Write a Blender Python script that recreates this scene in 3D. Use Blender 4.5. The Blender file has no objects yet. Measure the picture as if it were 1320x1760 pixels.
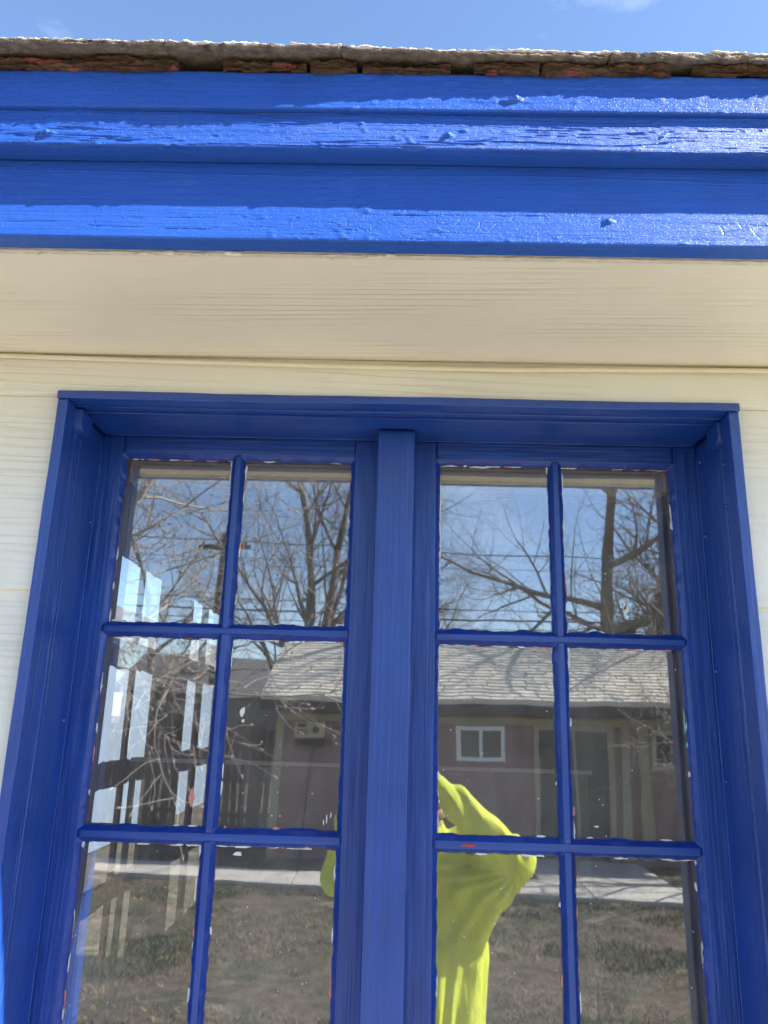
import bpy, bmesh, math, random
import numpy as np
from mathutils import Vector, Matrix

SC = bpy.context.scene
COL = SC.collection
H = 2.05                      # camera height above the ground
rad = math.radians

# ------------------------------------------------------------------ camera, world, sun, exposure
cam_d = bpy.data.cameras.new('camera'); cam = bpy.data.objects.new('camera', cam_d); COL.objects.link(cam)
RM = np.array([[0.9995731, 0.02228896, -0.01888962], [0.01245409, 0.25980148, 0.96558173], [0.02642936, -0.96540478, 0.25941298]])
cm = Matrix.Identity(4)
for i in range(3):
    cm[i][0] = RM[i, 0]; cm[i][1] = -RM[i, 1]; cm[i][2] = -RM[i, 2]
cm[2][3] = H
cam.matrix_world = cm
cam_d.sensor_fit = 'VERTICAL'; cam_d.sensor_height = 24.0; cam_d.lens = 24.0 * 1322 / 1760
cam_d.clip_start = 0.02; cam_d.clip_end = 1500
SC.camera = cam

SUN_EL, SUN_AZ = 37.0, 72.0    # azimuth measured from -Y (straight out of the house front) towards +X
sdir = Vector((math.sin(rad(SUN_AZ)) * math.cos(rad(SUN_EL)), -math.cos(rad(SUN_AZ)) * math.cos(rad(SUN_EL)), math.sin(rad(SUN_EL))))
W = bpy.data.worlds.new('World'); SC.world = W; W.use_nodes = True
wn, wl = W.node_tree.nodes, W.node_tree.links
wn.clear()
sky = wn.new('ShaderNodeTexSky'); sky.sky_type = 'NISHITA'; sky.sun_disc = False
sky.sun_elevation = rad(SUN_EL); sky.sun_rotation = math.atan2(sdir.x, sdir.y)
sky.altitude = 1600; sky.air_density = 1.0; sky.dust_density = 0.3; sky.ozone_density = 2.4
tc = wn.new('ShaderNodeTexCoord'); mp = wn.new('ShaderNodeMapping'); mp.inputs['Scale'].default_value = (2.2, 1.2, 5.0)
mp.inputs['Rotation'].default_value = (0.2, 0.3, 0.5)
cn = wn.new('ShaderNodeTexNoise'); cn.inputs['Scale'].default_value = 1.6; cn.inputs['Detail'].default_value = 8; cn.inputs['Roughness'].default_value = 0.55
cr = wn.new('ShaderNodeMapRange'); cr.inputs[1].default_value = 0.54; cr.inputs[2].default_value = 0.85; cr.inputs[3].default_value = 0.0; cr.inputs[4].default_value = 0.35
cmx = wn.new('ShaderNodeMix'); cmx.data_type = 'RGBA'; cmx.inputs[7].default_value = (7.5, 8.0, 8.8, 1)
bg = wn.new('ShaderNodeBackground'); bg.inputs[1].default_value = 0.11
wo = wn.new('ShaderNodeOutputWorld')
wl.new(tc.outputs['Generated'], mp.inputs[0]); wl.new(mp.outputs[0], cn.inputs['Vector']); wl.new(cn.outputs[0], cr.inputs[0])
wl.new(cr.outputs[0], cmx.inputs[0]); wl.new(sky.outputs[0], cmx.inputs[6]); wl.new(cmx.outputs[2], bg.inputs[0]); wl.new(bg.outputs[0], wo.inputs[0])

sl = bpy.data.lights.new('sun', 'SUN'); sl.energy = 5.0; sl.angle = rad(0.53); sl.color = (1.0, 0.955, 0.88)
so = bpy.data.objects.new('sun', sl); COL.objects.link(so)
so.rotation_euler = sdir.to_track_quat('Z', 'Y').to_euler(); so.location = (6, -6, 9)

SC.view_settings.view_transform = 'Standard'; SC.view_settings.look = 'None'
SC.view_settings.exposure = 1.88; SC.view_settings.gamma = 1.0; SC.view_settings.use_curve_mapping = False
SC.render.engine = 'CYCLES'
SC.cycles.use_denoising = True
SC.cycles.max_bounces = 10; SC.cycles.diffuse_bounces = 5; SC.cycles.glossy_bounces = 5
SC.cycles.transmission_bounces = 6; SC.cycles.transparent_max_bounces = 24
SC.cycles.caustics_reflective = False; SC.cycles.caustics_refractive = False

# ------------------------------------------------------------------ noise
_rng = np.random.default_rng(7)
_T = _rng.random((512, 512))
def vnoise(x, y):
    x = np.asarray(x, float); y = np.asarray(y, float)
    xi = np.floor(x).astype(int); yi = np.floor(y).astype(int)
    fx = x - xi; fy = y - yi
    fx = fx * fx * (3 - 2 * fx); fy = fy * fy * (3 - 2 * fy)
    a = _T[xi % 512, yi % 512]; b = _T[(xi + 1) % 512, yi % 512]; c = _T[xi % 512, (yi + 1) % 512]; d = _T[(xi + 1) % 512, (yi + 1) % 512]
    return (a * (1 - fx) + b * fx) * (1 - fy) + (c * (1 - fx) + d * fx) * fy - 0.5
def fbm(x, y, o=4):
    s = 0; a = 1.0
    for k in range(o):
        s = s + a * vnoise(x * 2 ** k + 17.3 * k, y * 2 ** k + 31.7 * k); a *= 0.5
    return s

# ------------------------------------------------------------------ materials
MATS = {}
def nodes_of(name):
    m = bpy.data.materials.new(name); m.use_nodes = True
    nt = m.node_tree; b = nt.nodes['Principled BSDF']
    return m, nt.nodes, nt.links, b
def coord(N, L, scale, kind='Object', rot=(0, 0, 0)):
    t = N.new('ShaderNodeTexCoord'); m = N.new('ShaderNodeMapping'); m.inputs['Scale'].default_value = scale; m.inputs['Rotation'].default_value = rot
    L.new(t.outputs[kind], m.inputs[0]); return m.outputs[0]
def noise(N, L, vec, scale=1.0, detail=4, rough=0.5, dist=0.0):
    n = N.new('ShaderNodeTexNoise'); n.inputs['Scale'].default_value = scale; n.inputs['Detail'].default_value = detail
    n.inputs['Roughness'].default_value = rough; n.inputs['Distortion'].default_value = dist
    L.new(vec, n.inputs['Vector']); return n.outputs[0]
def ramp(N, L, fac, stops, interp='LINEAR'):
    r = N.new('ShaderNodeValToRGB'); r.color_ramp.interpolation = interp
    while len(r.color_ramp.elements) < len(stops): r.color_ramp.elements.new(0.5)
    for e, (p, c) in zip(r.color_ramp.elements, stops):
        e.position = p; e.color = (*c, 1)
    L.new(fac, r.inputs[0]); return r.outputs[0]
def mixc(N, L, fac, a, b):
    m = N.new('ShaderNodeMix'); m.data_type = 'RGBA'
    for sock, v in ((m.inputs[0], fac), (m.inputs[6], a), (m.inputs[7], b)):
        if hasattr(v, 'default_value') or hasattr(v, 'is_linked'): L.new(v, sock)
        else: sock.default_value = v if not isinstance(v, tuple) else (*v, 1)
    return m.outputs[2]
def bump(N, L, hgt, strength, dist=0.001, prev=None):
    b = N.new('ShaderNodeBump'); b.inputs['Strength'].default_value = strength; b.inputs['Distance'].default_value = dist
    L.new(hgt, b.inputs['Height'])
    if prev is not None: L.new(prev, b.inputs['Normal'])
    return b.outputs[0]
def sc_mul(c, k): return tuple(min(1, v * k) for v in c)

def paint(name, col, rough=0.38, axis='x', grain=0.5, gscale=1.0, fleck=0.0, var=0.12, kind='Object', spec=0.5):
    if name in MATS: return MATS[name]
    m, N, L, b = nodes_of(name)
    lo, hi = 3.0 * gscale, 170.0 * gscale
    s = {'x': (lo, hi, hi), 'y': (hi, lo, hi), 'z': (hi, hi, lo)}[axis]
    g = noise(N, L, coord(N, L, s, kind), 1.0, 5, 0.6, 0.6)
    big = noise(N, L, coord(N, L, (1, 1, 1), kind), 7.0, 4, 0.6)
    fine = noise(N, L, coord(N, L, (1, 1, 1), kind), 420.0, 2, 0.5)
    c = ramp(N, L, big, [(0.3, sc_mul(col, 1 - var)), (0.7, sc_mul(col, 1 + var))])
    if fleck > 0:
        f = noise(N, L, coord(N, L, (1, 1, 1), kind), 85.0, 2, 0.5)
        fr = ramp(N, L, f, [(0.0, (0, 0, 0)), (0.765 - fleck * 0.02, (0, 0, 0)), (0.775 - fleck * 0.02, (1, 1, 1))])
        c = mixc(N, L, fr, c, (0.55, 0.55, 0.6))
    gs = ramp(N, L, g, [(0.32, (0.80, 0.80, 0.80)), (0.68, (1.10, 1.10, 1.10))])
    mm = N.new('ShaderNodeMix'); mm.data_type = 'RGBA'; mm.blend_type = 'MULTIPLY'; mm.inputs[0].default_value = 1.0; L.new(c, mm.inputs[6]); L.new(gs, mm.inputs[7])
    dust = noise(N, L, coord(N, L, s, kind), 0.22, 5, 0.7); dm = ramp(N, L, dust, [(0.55, (0, 0, 0)), (0.85, (0.22, 0.22, 0.22))])
    c = mixc(N, L, dm, mm.outputs[2], (0.16, 0.20, 0.36))
    L.new(c, b.inputs['Base Color'])
    rr = N.new('ShaderNodeMapRange'); rr.inputs[3].default_value = rough - 0.08; rr.inputs[4].default_value = rough + 0.14
    L.new(big, rr.inputs[0]); L.new(rr.outputs[0], b.inputs['Roughness'])
    b.inputs['Specular IOR Level'].default_value = spec
    n1 = bump(N, L, g, grain, 0.0022)
    n2 = bump(N, L, fine, 0.12, 0.0006, n1)
    drip = noise(N, L, coord(N, L, (14, 14, 14), kind), 1.0, 3, 0.5)
    n3 = bump(N, L, drip, 0.25, 0.004, n2)
    L.new(n3, b.inputs['Normal'])
    MATS[name] = m; return m

BLUE = (0.008, 0.060, 0.335)
CREAM = (0.83, 0.81, 0.72)

def rough_wood(name, c0, c1, axis='z', rough=0.75, kind='Object', gs=1.0):
    if name in MATS: return MATS[name]
    m, N, L, b = nodes_of(name)
    s = {'x': (2, 60, 60), 'y': (60, 2, 60), 'z': (60, 60, 2)}[axis]
    s = tuple(v * gs for v in s)
    g = noise(N, L, coord(N, L, s, kind), 1.0, 6, 0.6, 1.0)
    L.new(ramp(N, L, g, [(0.3, c0), (0.7, c1)]), b.inputs['Base Color'])
    b.inputs['Roughness'].default_value = rough
    L.new(bump(N, L, g, 0.5, 0.001), b.inputs['Normal'])
    MATS[name] = m; return m

def mottled(name, stops, scale, rough=0.85, bs=0.4, bd=0.004, detail=6, kind='Object', scl=(1, 1, 1), bscale=None):
    if name in MATS: return MATS[name]
    m, N, L, b = nodes_of(name)
    v = coord(N, L, scl, kind)
    n = noise(N, L, v, scale, detail, 0.62, 0.3)
    L.new(ramp(N, L, n, stops), b.inputs['Base Color']); b.inputs['Roughness'].default_value = rough
    h = noise(N, L, v, bscale or scale * 3, 5, 0.6)
    L.new(bump(N, L, h, bs, bd), b.inputs['Normal'])
    MATS[name] = m; return m

def plain(name, col, rough=0.5, metal=0.0, var=0.1, scale=20.0, bs=0.1):
    if name in MATS: return MATS[name]
    m, N, L, b = nodes_of(name)
    n = noise(N, L, coord(N, L, (1, 1, 1)), scale, 4, 0.6)
    L.new(ramp(N, L, n, [(0.3, sc_mul(col, 1 - var)), (0.7, sc_mul(col, 1 + var))]), b.inputs['Base Color'])
    b.inputs['Roughness'].default_value = rough; b.inputs['Metallic'].default_value = metal
    L.new(bump(N, L, n, bs, 0.002), b.inputs['Normal'])
    MATS[name] = m; return m

def siding_mat(name, col, k=1.0):
    # embossed hardboard: long wavy wood grain plus faint saw cross-marks
    if name in MATS: return MATS[name]
    m, N, L, b = nodes_of(name)
    w = coord(N, L, (1.3, 26, 26))
    g1 = noise(N, L, w, 1.0, 3, 0.55, 1.6)
    wave = N.new('ShaderNodeTexWave'); wave.wave_type = 'BANDS'; wave.bands_direction = 'DIAGONAL'
    wave.inputs['Scale'].default_value = 1.0; wave.inputs['Distortion'].default_value = 7.0; wave.inputs['Detail'].default_value = 3; wave.inputs['Detail Scale'].default_value = 1.2
    L.new(coord(N, L, (1.2, 38, 38)), wave.inputs['Vector'])
    pw = N.new('ShaderNodeMath'); pw.operation = 'POWER'; pw.inputs[1].default_value = 3.0; L.new(wave.outputs['Fac'], pw.inputs[0])
    mask = noise(N, L, coord(N, L, (3, 9, 9)), 1.0, 3, 0.5)
    mk = N.new('ShaderNodeMapRange'); mk.inputs[1].default_value = 0.42; mk.inputs[2].default_value = 0.62; L.new(mask, mk.inputs[0])
    mul = N.new('ShaderNodeMath'); mul.operation = 'MULTIPLY'; L.new(pw.outputs[0], mul.inputs[0]); L.new(mk.outputs[0], mul.inputs[1])
    saw = noise(N, L, coord(N, L, (130, 5, 5)), 1.0, 2, 0.5)
    big = noise(N, L, coord(N, L, (1, 1, 1)), 2.2, 4, 0.6)
    cc = ramp(N, L, big, [(0.3, sc_mul(col, 0.92)), (0.7, sc_mul(col, 1.05))])
    st = ramp(N, L, mul.outputs[0], [(0.1, (1, 1, 1)), (0.8, (0.93, 0.925, 0.91))]); sm_ = N.new('ShaderNodeMix'); sm_.data_type = 'RGBA'; sm_.blend_type = 'MULTIPLY'; sm_.inputs[0].default_value = 1.0
    L.new(cc, sm_.inputs[6]); L.new(st, sm_.inputs[7])
    sp2 = noise(N, L, coord(N, L, (1, 1, 1)), 38.0, 3, 0.6); spm = ramp(N, L, sp2, [(0.70, (0, 0, 0)), (0.76, (0.5, 0.5, 0.5))])
    L.new(mixc(N, L, spm, sm_.outputs[2], sc_mul(col, 1.12)), b.inputs['Base Color'])
    b.inputs['Roughness'].default_value = 0.42
    n1 = bump(N, L, g1, 0.7 * k, 0.0045)
    n2 = bump(N, L, mul.outputs[0], 1.0 * k, 0.0022, n1)
    n3 = bump(N, L, saw, 0.5, 0.0012, n2)
    L.new(n3, b.inputs['Normal'])
    MATS[name] = m; return m

def glass_mat(name='window_glass', add=0.17, wobble=0.2):
    m = bpy.data.materials.new(name); m.use_nodes = True
    N, L = m.node_tree.nodes, m.node_tree.links; N.clear()
    out = N.new('ShaderNodeOutputMaterial')
    tr = N.new('ShaderNodeBsdfTransparent'); tr.inputs[0].default_value = (0.975, 0.985, 0.98, 1)
    gl = N.new('ShaderNodeBsdfGlossy'); gl.inputs['Roughness'].default_value = 0.019; gl.inputs[0].default_value = (0.97, 0.98, 1.0, 1)
    df = N.new('ShaderNodeBsdfDiffuse'); df.inputs[0].default_value = (0.50, 0.47, 0.42, 1)
    lwt = N.new('ShaderNodeLayerWeight'); lwt.inputs[0].default_value = 0.5
    fp = N.new('ShaderNodeMath'); fp.operation = 'POWER'; fp.inputs[1].default_value = 5.0; L.new(lwt.outputs['Facing'], fp.inputs[0])
    fr = N.new('ShaderNodeMath'); fr.operation = 'MULTIPLY_ADD'; fr.inputs[1].default_value = 0.75; fr.inputs[2].default_value = 0.04; L.new(fp.outputs[0], fr.inputs[0])
    ad = N.new('ShaderNodeMath'); ad.operation = 'ADD'; ad.use_clamp = True; ad.inputs[1].default_value = add
    L.new(fr.outputs[0], ad.inputs[0])
    wob = noise(N, L, coord(N, L, (5.0, 5.0, 3.2)), 1.0, 2, 0.4)
    bm_ = bump(N, L, wob, wobble, 0.0022)
    L.new(bm_, gl.inputs['Normal'])
    mx = N.new('ShaderNodeMixShader'); L.new(ad.outputs[0], mx.inputs[0]); L.new(tr.outputs[0], mx.inputs[1]); L.new(gl.outputs[0], mx.inputs[2])
    d1 = noise(N, L, coord(N, L, (9, 9, 5)), 1.0, 6, 0.65, 0.8)
    d2 = noise(N, L, coord(N, L, (1, 1, 1)), 150.0, 2, 0.5)
    r1 = N.new('ShaderNodeMapRange'); r1.inputs[1].default_value = 0.35; r1.inputs[2].default_value = 0.8; r1.inputs[3].default_value = 0.045 if add > 0 else 0.0; r1.inputs[4].default_value = 0.17 if add > 0 else 0.03
    L.new(d1, r1.inputs[0])
    r2 = N.new('ShaderNodeMapRange'); r2.inputs[1].default_value = 0.72; r2.inputs[2].default_value = 0.78; r2.inputs[3].default_value = 0.0; r2.inputs[4].default_value = 0.35
    L.new(d2, r2.inputs[0])
    a2 = N.new('ShaderNodeMath'); a2.operation = 'ADD'; a2.use_clamp = True; L.new(r1.outputs[0], a2.inputs[0]); L.new(r2.outputs[0], a2.inputs[1])
    m2 = N.new('ShaderNodeMixShader'); L.new(a2.outputs[0], m2.inputs[0]); L.new(mx.outputs[0], m2.inputs[1]); L.new(df.outputs[0], m2.inputs[2])
    L.new(m2.outputs[0], out.inputs[0]); return m

M_BX = paint('blue_paint_along_x', BLUE, 0.36, 'x', 0.8, spec=0.8)
M_BZ = paint('blue_paint_along_z', BLUE, 0.36, 'z', 0.8, spec=0.8)
def fascia_mat(name, col, deep):
    m, N, L, b = nodes_of(name)
    big = noise(N, L, coord(N, L, (1, 1, 1)), 6.0, 5, 0.6); chalk = noise(N, L, coord(N, L, (3, 8, 8)), 3.0, 6, 0.7, 0.8)
    c = ramp(N, L, big, [(0.3, sc_mul(col, 0.90)), (0.7, sc_mul(col, 1.08))])
    ck = ramp(N, L, chalk, [(0.56, (0, 0, 0)), (0.80, (0.28, 0.28, 0.28))]); c = mixc(N, L, ck, c, (0.12, 0.22, 0.52))
    g = noise(N, L, coord(N, L, (3.0, 60, 210)), 1.0, 8, 0.68, 0.5)
    gs = ramp(N, L, g, [(0.3, (0.86, 0.86, 0.86)), (0.7, (1.06, 1.06, 1.06))])
    mm = N.new('ShaderNodeMix'); mm.data_type = 'RGBA'; mm.blend_type = 'MULTIPLY'; mm.inputs[0].default_value = 1.0; L.new(c, mm.inputs[6]); L.new(gs, mm.inputs[7])
    L.new(mm.outputs[2], b.inputs['Base Color'])
    # crackle: edges of stretched cells, only where a mask allows
    wob = noise(N, L, coord(N, L, (30, 30, 60)), 1.0, 4, 0.6)
    vm = N.new('ShaderNodeVectorMath'); vm.operation = 'MULTIPLY_ADD'; vm.inputs[1].default_value = (0.02, 0.0, 0.012)
    t = N.new('ShaderNodeTexCoord'); wv = N.new('ShaderNodeTexNoise'); wv.inputs['Scale'].default_value = 45.0; wv.inputs['Detail'].default_value = 3; L.new(t.outputs['Object'], wv.inputs['Vector'])
    L.new(wv.outputs['Color'], vm.inputs[0]); L.new(t.outputs['Object'], vm.inputs[2])
    mp_ = N.new('ShaderNodeMapping'); mp_.inputs['Scale'].default_value = (14, 0.0, 55) if deep else (24, 0.0, 48); L.new(vm.outputs[0], mp_.inputs[0])
    vo = N.new('ShaderNodeTexVoronoi'); vo.feature = 'DISTANCE_TO_EDGE'; vo.inputs['Scale'].default_value = 1.0; L.new(mp_.outputs[0], vo.inputs['Vector'])
    edge = N.new('ShaderNodeMapRange'); edge.inputs[1].default_value = 0.0; edge.inputs[2].default_value = 0.045; L.new(vo.outputs['Distance'], edge.inputs[0])
    mask = noise(N, L, coord(N, L, (5, 1, 16)), 1.0, 4, 0.6)
    mk = N.new('ShaderNodeMapRange'); mk.inputs[1].default_value = 0.53; mk.inputs[2].default_value = 0.66; L.new(mask, mk.inputs[0])
    inv = N.new('ShaderNodeMath'); inv.operation = 'SUBTRACT'; inv.inputs[0].default_value = 1.0; L.new(edge.outputs[0], inv.inputs[1])
    cr_ = N.new('ShaderNodeMath'); cr_.operation = 'MULTIPLY'; L.new(inv.outputs[0], cr_.inputs[0]); L.new(mk.outputs[0], cr_.inputs[1])
    ng = N.new('ShaderNodeMath'); ng.operation = 'MULTIPLY'; ng.inputs[1].default_value = -1.0; L.new(cr_.outputs[0], ng.inputs[0])
    pit = noise(N, L, coord(N, L, (260, 260, 330)), 1.0, 2, 0.6)
    pr = N.new('ShaderNodeMapRange'); pr.inputs[1].default_value = 0.58; pr.inputs[2].default_value = 0.80; L.new(pit, pr.inputs[0])
    med = noise(N, L, coord(N, L, (60, 60, 110)), 1.0, 5, 0.65)
    n1 = bump(N, L, g, 1.0, 0.0026 if deep else 0.0010)
    n2 = bump(N, L, ng.outputs[0], 0.9, 0.0006, n1)
    n3 = bump(N, L, pr.outputs[0], 0.8, 0.0012, n2)
    n4 = bump(N, L, med, 0.7, 0.0012, n3)
    L.new(n4, b.inputs['Normal']); b.inputs['Roughness'].default_value = 0.40; b.inputs['Specular IOR Level'].default_value = 0.38
    MATS[name] = m; return m
M_FASC = fascia_mat('blue_paint_cracked', (0.021, 0.102, 0.475), False)
M_FASD = fascia_mat('blue_paint_weathered_grain', (0.021, 0.102, 0.475), True)
M_BEAD = paint('blue_paint_bead', (0.008, 0.046, 0.30), 0.28, 'z', 0.2)
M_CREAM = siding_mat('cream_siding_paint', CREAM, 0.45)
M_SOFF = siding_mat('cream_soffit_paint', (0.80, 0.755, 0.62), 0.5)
M_CABLE = plain('cream_cable', (0.78, 0.73, 0.56), 0.45, 0, 0.05)
M_BROWN = rough_wood('bare_red_brown_wood', (0.10, 0.035, 0.022), (0.24, 0.10, 0.065))
M_WHITEC = plain('white_paint_chip', (0.78, 0.77, 0.72), 0.6)
M_PINKC = plain('pink_paint_chip', (0.62, 0.25, 0.22), 0.6)
M_TEALC = plain('teal_paint_chip', (0.16, 0.55, 0.45), 0.5)
M_REDC = plain('red_paint_chip', (0.62, 0.06, 0.03), 0.5)
M_GLASS = glass_mat(); M_GLASSC = glass_mat('clear_side_glass', 0.0, 0.1)

# ------------------------------------------------------------------ mesh helpers
def tag(o, label=None, cat=None, group=None, kind=None):
    if label: o['label'] = label
    if cat: o['category'] = cat
    if group: o['group'] = group
    if kind: o['kind'] = kind
    return o
def empty(name, loc=(0, 0, 0), rz=0.0):
    o = bpy.data.objects.new(name, None); COL.objects.link(o); o.location = loc; o.rotation_euler = (0, 0, rz); o.empty_display_size = 0.1
    return o
def link_mesh(name, me, mat, parent=None, smooth=False):
    o = bpy.data.objects.new(name, me); COL.objects.link(o)
    mats = mat if isinstance(mat, (list, tuple)) else [mat]
    if not me.materials:
        for k in mats: me.materials.append(k)
    if smooth: me.polygons.foreach_set('use_smooth', [True] * len(me.polygons))
    if parent is not None: o.parent = parent
    return o
class MB:
    def __init__(s): s.v = []; s.f = []
    def box(s, x0, x1, y0, y1, z0, z1):
        n = len(s.v)
        s.v += [(x0, y0, z0), (x1, y0, z0), (x1, y1, z0), (x0, y1, z0), (x0, y0, z1), (x1, y0, z1), (x1, y1, z1), (x0, y1, z1)]
        s.f += [tuple(n + i for i in q) for q in ((0, 3, 2, 1), (4, 5, 6, 7), (0, 1, 5, 4), (1, 2, 6, 5), (2, 3, 7, 6), (3, 0, 4, 7))]
        return s
    def hexa(s, p):
        n = len(s.v); s.v += [tuple(q) for q in p]
        s.f += [tuple(n + i for i in q) for q in ((0, 3, 2, 1), (4, 5, 6, 7), (0, 1, 5, 4), (1, 2, 6, 5), (2, 3, 7, 6), (3, 0, 4, 7))]
        return s
    def tube(s, pts, radii, sides=8, caps=True):
        pts = [Vector(p) for p in pts]; n0 = len(s.v)
        if not hasattr(radii, '__len__'): radii = [radii] * len(pts)
        up = Vector((0.31, 0.17, 0.93)).normalized()
        for i, p in enumerate(pts):
            t = (pts[min(i + 1, len(pts) - 1)] - pts[max(i - 1, 0)])
            if t.length < 1e-9: t = Vector((0, 0, 1))
            t.normalize()
            a = t.cross(up)
            if a.length < 1e-3: a = t.cross(Vector((1, 0, 0)))
            a.normalize(); b = t.cross(a)
            for k in range(sides):
                an = 2 * math.pi * k / sides
                q = p + (a * math.cos(an) + b * math.sin(an)) * radii[i]; s.v.append(tuple(q))
        for i in range(len(pts) - 1):
            for k in range(sides):
                k2 = (k + 1) % sides
                s.f.append((n0 + i * sides + k, n0 + i * sides + k2, n0 + (i + 1) * sides + k2, n0 + (i + 1) * sides + k))
        if caps:
            s.f.append(tuple(n0 + k for k in reversed(range(sides)))); s.f.append(tuple(n0 + (len(pts) - 1) * sides + k for k in range(sides)))
        return s
    def mesh(s, name):
        me = bpy.data.meshes.new(name); me.from_pydata(s.v, [], s.f); me.validate(); me.update(); return me
    def build(s, name, mat, parent=None, bevel=0.0, smooth=False, fix=True):
        me = s.mesh(name)
        if bevel > 0 or fix:
            bm = bmesh.new(); bm.from_mesh(me)
            if fix: bmesh.ops.recalc_face_normals(bm, faces=bm.faces)
            if bevel > 0:
                bmesh.ops.bevel(bm, geom=list(bm.edges), offset=bevel, segments=2, affect='EDGES', profile=0.6)
            bm.to_mesh(me); bm.free()
        return link_mesh(name, me, mat, parent, smooth)

def grid_mesh(name, P, closed_v=False, caps=False):
    # P: array (nu, nv, 3)
    nu, nv, _ = P.shape
    me = bpy.data.meshes.new(name)
    idx = np.arange(nu * nv).reshape(nu, nv)
    if closed_v: nxt = np.roll(idx, -1, axis=1); a = idx[:-1]; b = nxt[:-1]; c = nxt[1:]; d = idx[1:]
    else: a = idx[:-1, :-1]; b = idx[:-1, 1:]; c = idx[1:, 1:]; d = idx[1:, :-1]
    F = np.stack([a, d, c, b], -1).reshape(-1, 4)
    faces = F.tolist()
    if caps: faces += [tuple(idx[0].tolist()), tuple(reversed(idx[-1].tolist()))]
    me.from_pydata(P.reshape(-1, 3).tolist(), [], faces); me.update(); return me

def profile(pts, r=0.0015, sp=0.003):
    """closed rounded profile; pts = [(u, v) or (u, v, spacing of the side that starts here)]"""
    n = len(pts); out = []
    for i in range(n):
        p = np.array(pts[i][:2]); a = np.array(pts[i - 1][:2]); b = np.array(pts[(i + 1) % n][:2])
        da = (a - p) / np.linalg.norm(a - p); db = (b - p) / np.linalg.norm(b - p)
        rr = min(r, 0.4 * np.linalg.norm(a - p), 0.4 * np.linalg.norm(b - p))
        p0 = p + da * rr; p1 = p + db * rr
        for t in (0, 0.33, 0.67, 1.0):
            out.append((1 - t) ** 2 * p0 + 2 * t * (1 - t) * p + t * t * p1)
        q = np.array(pts[(i + 1) % n][:2]); rq = min(r, 0.4 * np.linalg.norm(b - p))
        e = q - db * rq; ln = np.linalg.norm(e - p1); s_ = pts[i][2] if len(pts[i]) > 2 else sp
        k = max(1, int(ln / s_))
        for j in range(1, k): out.append(p1 + (e - p1) * j / k)
    return np.array(out)

def sweep(name, prof, axis, ts, disp, mat, parent, smooth=True, shift=None):
    """sweep a closed (u, v) profile along axis 'x' (u=y, v=z) or 'z' (u=x, v=y); disp(t, s, u, v) moves points along the outward normal"""
    P = prof; n = len(P)
    tan = np.roll(P, -1, 0) - np.roll(P, 1, 0); tan /= (np.linalg.norm(tan, axis=1, keepdims=True) + 1e-12)
    area = 0.5 * np.sum(P[:, 0] * np.roll(P[:, 1], -1) - np.roll(P[:, 0], -1) * P[:, 1])
    nor = np.stack([tan[:, 1], -tan[:, 0]], 1) * (1 if area > 0 else -1)
    s = np.concatenate([[0], np.cumsum(np.linalg.norm(np.diff(P, axis=0), axis=1))])
    T, S = np.meshgrid(ts, s, indexing='ij'); U = np.broadcast_to(P[:, 0], T.shape); V = np.broadcast_to(P[:, 1], T.shape)
    d = disp(T, S, U, V) if disp is not None else np.zeros_like(T)
    u = U + nor[:, 0] * d; v = V + nor[:, 1] * d
    if shift is not None:
        du, dv = shift(T); u = u + du; v = v + dv
    A = np.stack([T, u, v], -1) if axis == 'x' else np.stack([u, v, T], -1)
    me = grid_mesh(name, A, closed_v=True, caps=True)
    bm = bmesh.new(); bm.from_mesh(me); bmesh.ops.recalc_face_normals(bm, faces=bm.faces); bm.to_mesh(me); bm.free()
    return link_mesh(name, me, mat, parent, smooth)

def soft(amp=0.0004, along=9, across=60, seed=0.0):
    def f(T, S, U, V):
        return amp * fbm(T * along + seed, S * across + seed * 1.7, 3) * 2 + amp * 1.6 * fbm(T * 4 + seed, S * 9 + seed, 2)
    return f
def xs_dense(x0, x1, step, lo=-1.0, hi=1.0, far=0.05):
    a = []
    if x0 < lo: a += list(np.arange(x0, lo, far))
    a += list(np.arange(max(x0, lo), min(x1, hi), step))
    if x1 > hi: a += list(np.arange(hi, x1, far))
    a.append(x1); return np.array(a)

# ================================================================== GROUND AND YARD SETTING
def soil_mat():
    m, N, L, b = nodes_of('dry_lawn_soil')
    n1 = noise(N, L, coord(N, L, (1, 1, 1)), 0.9, 6, 0.65, 0.4); n2 = noise(N, L, coord(N, L, (1, 1, 1)), 9.0, 6, 0.7)
    c1 = ramp(N, L, n1, [(0.32, (0.045, 0.036, 0.022)), (0.46, (0.15, 0.11, 0.072)), (0.55, (0.06, 0.06, 0.028)), (0.68, (0.30, 0.235, 0.165))])
    c2 = ramp(N, L, n2, [(0.35, (0.45, 0.45, 0.45)), (0.65, (1.15, 1.15, 1.15))])
    mm = N.new('ShaderNodeMix'); mm.data_type = 'RGBA'; mm.blend_type = 'MULTIPLY'; mm.inputs[0].default_value = 1.0
    L.new(c1, mm.inputs[6]); L.new(c2, mm.inputs[7]); L.new(mm.outputs[2], b.inputs['Base Color']); b.inputs['Roughness'].default_value = 0.95
    L.new(bump(N, L, n2, 0.8, 0.03), b.inputs['Normal']); return m
def plane_grid(name, x0, x1, y0, y1, nx, ny, zf, mat):
    X, Y = np.meshgrid(np.linspace(x0, x1, nx), np.linspace(y0, y1, ny), indexing='ij')
    return link_mesh(name, grid_mesh(name, np.stack([X, Y, zf(X, Y)], -1)), mat, None, True)
M_SOIL = soil_mat()
g = MB(); g.v = [(-400, -400, -0.02), (400, -400, -0.02), (400, 400, -0.02), (-400, 400, -0.02)]; g.f = [(0, 1, 2, 3)]
tag(g.build('ground', M_SOIL, fix=False), 'wide dry ground reaching to the horizon', kind='structure')
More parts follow.
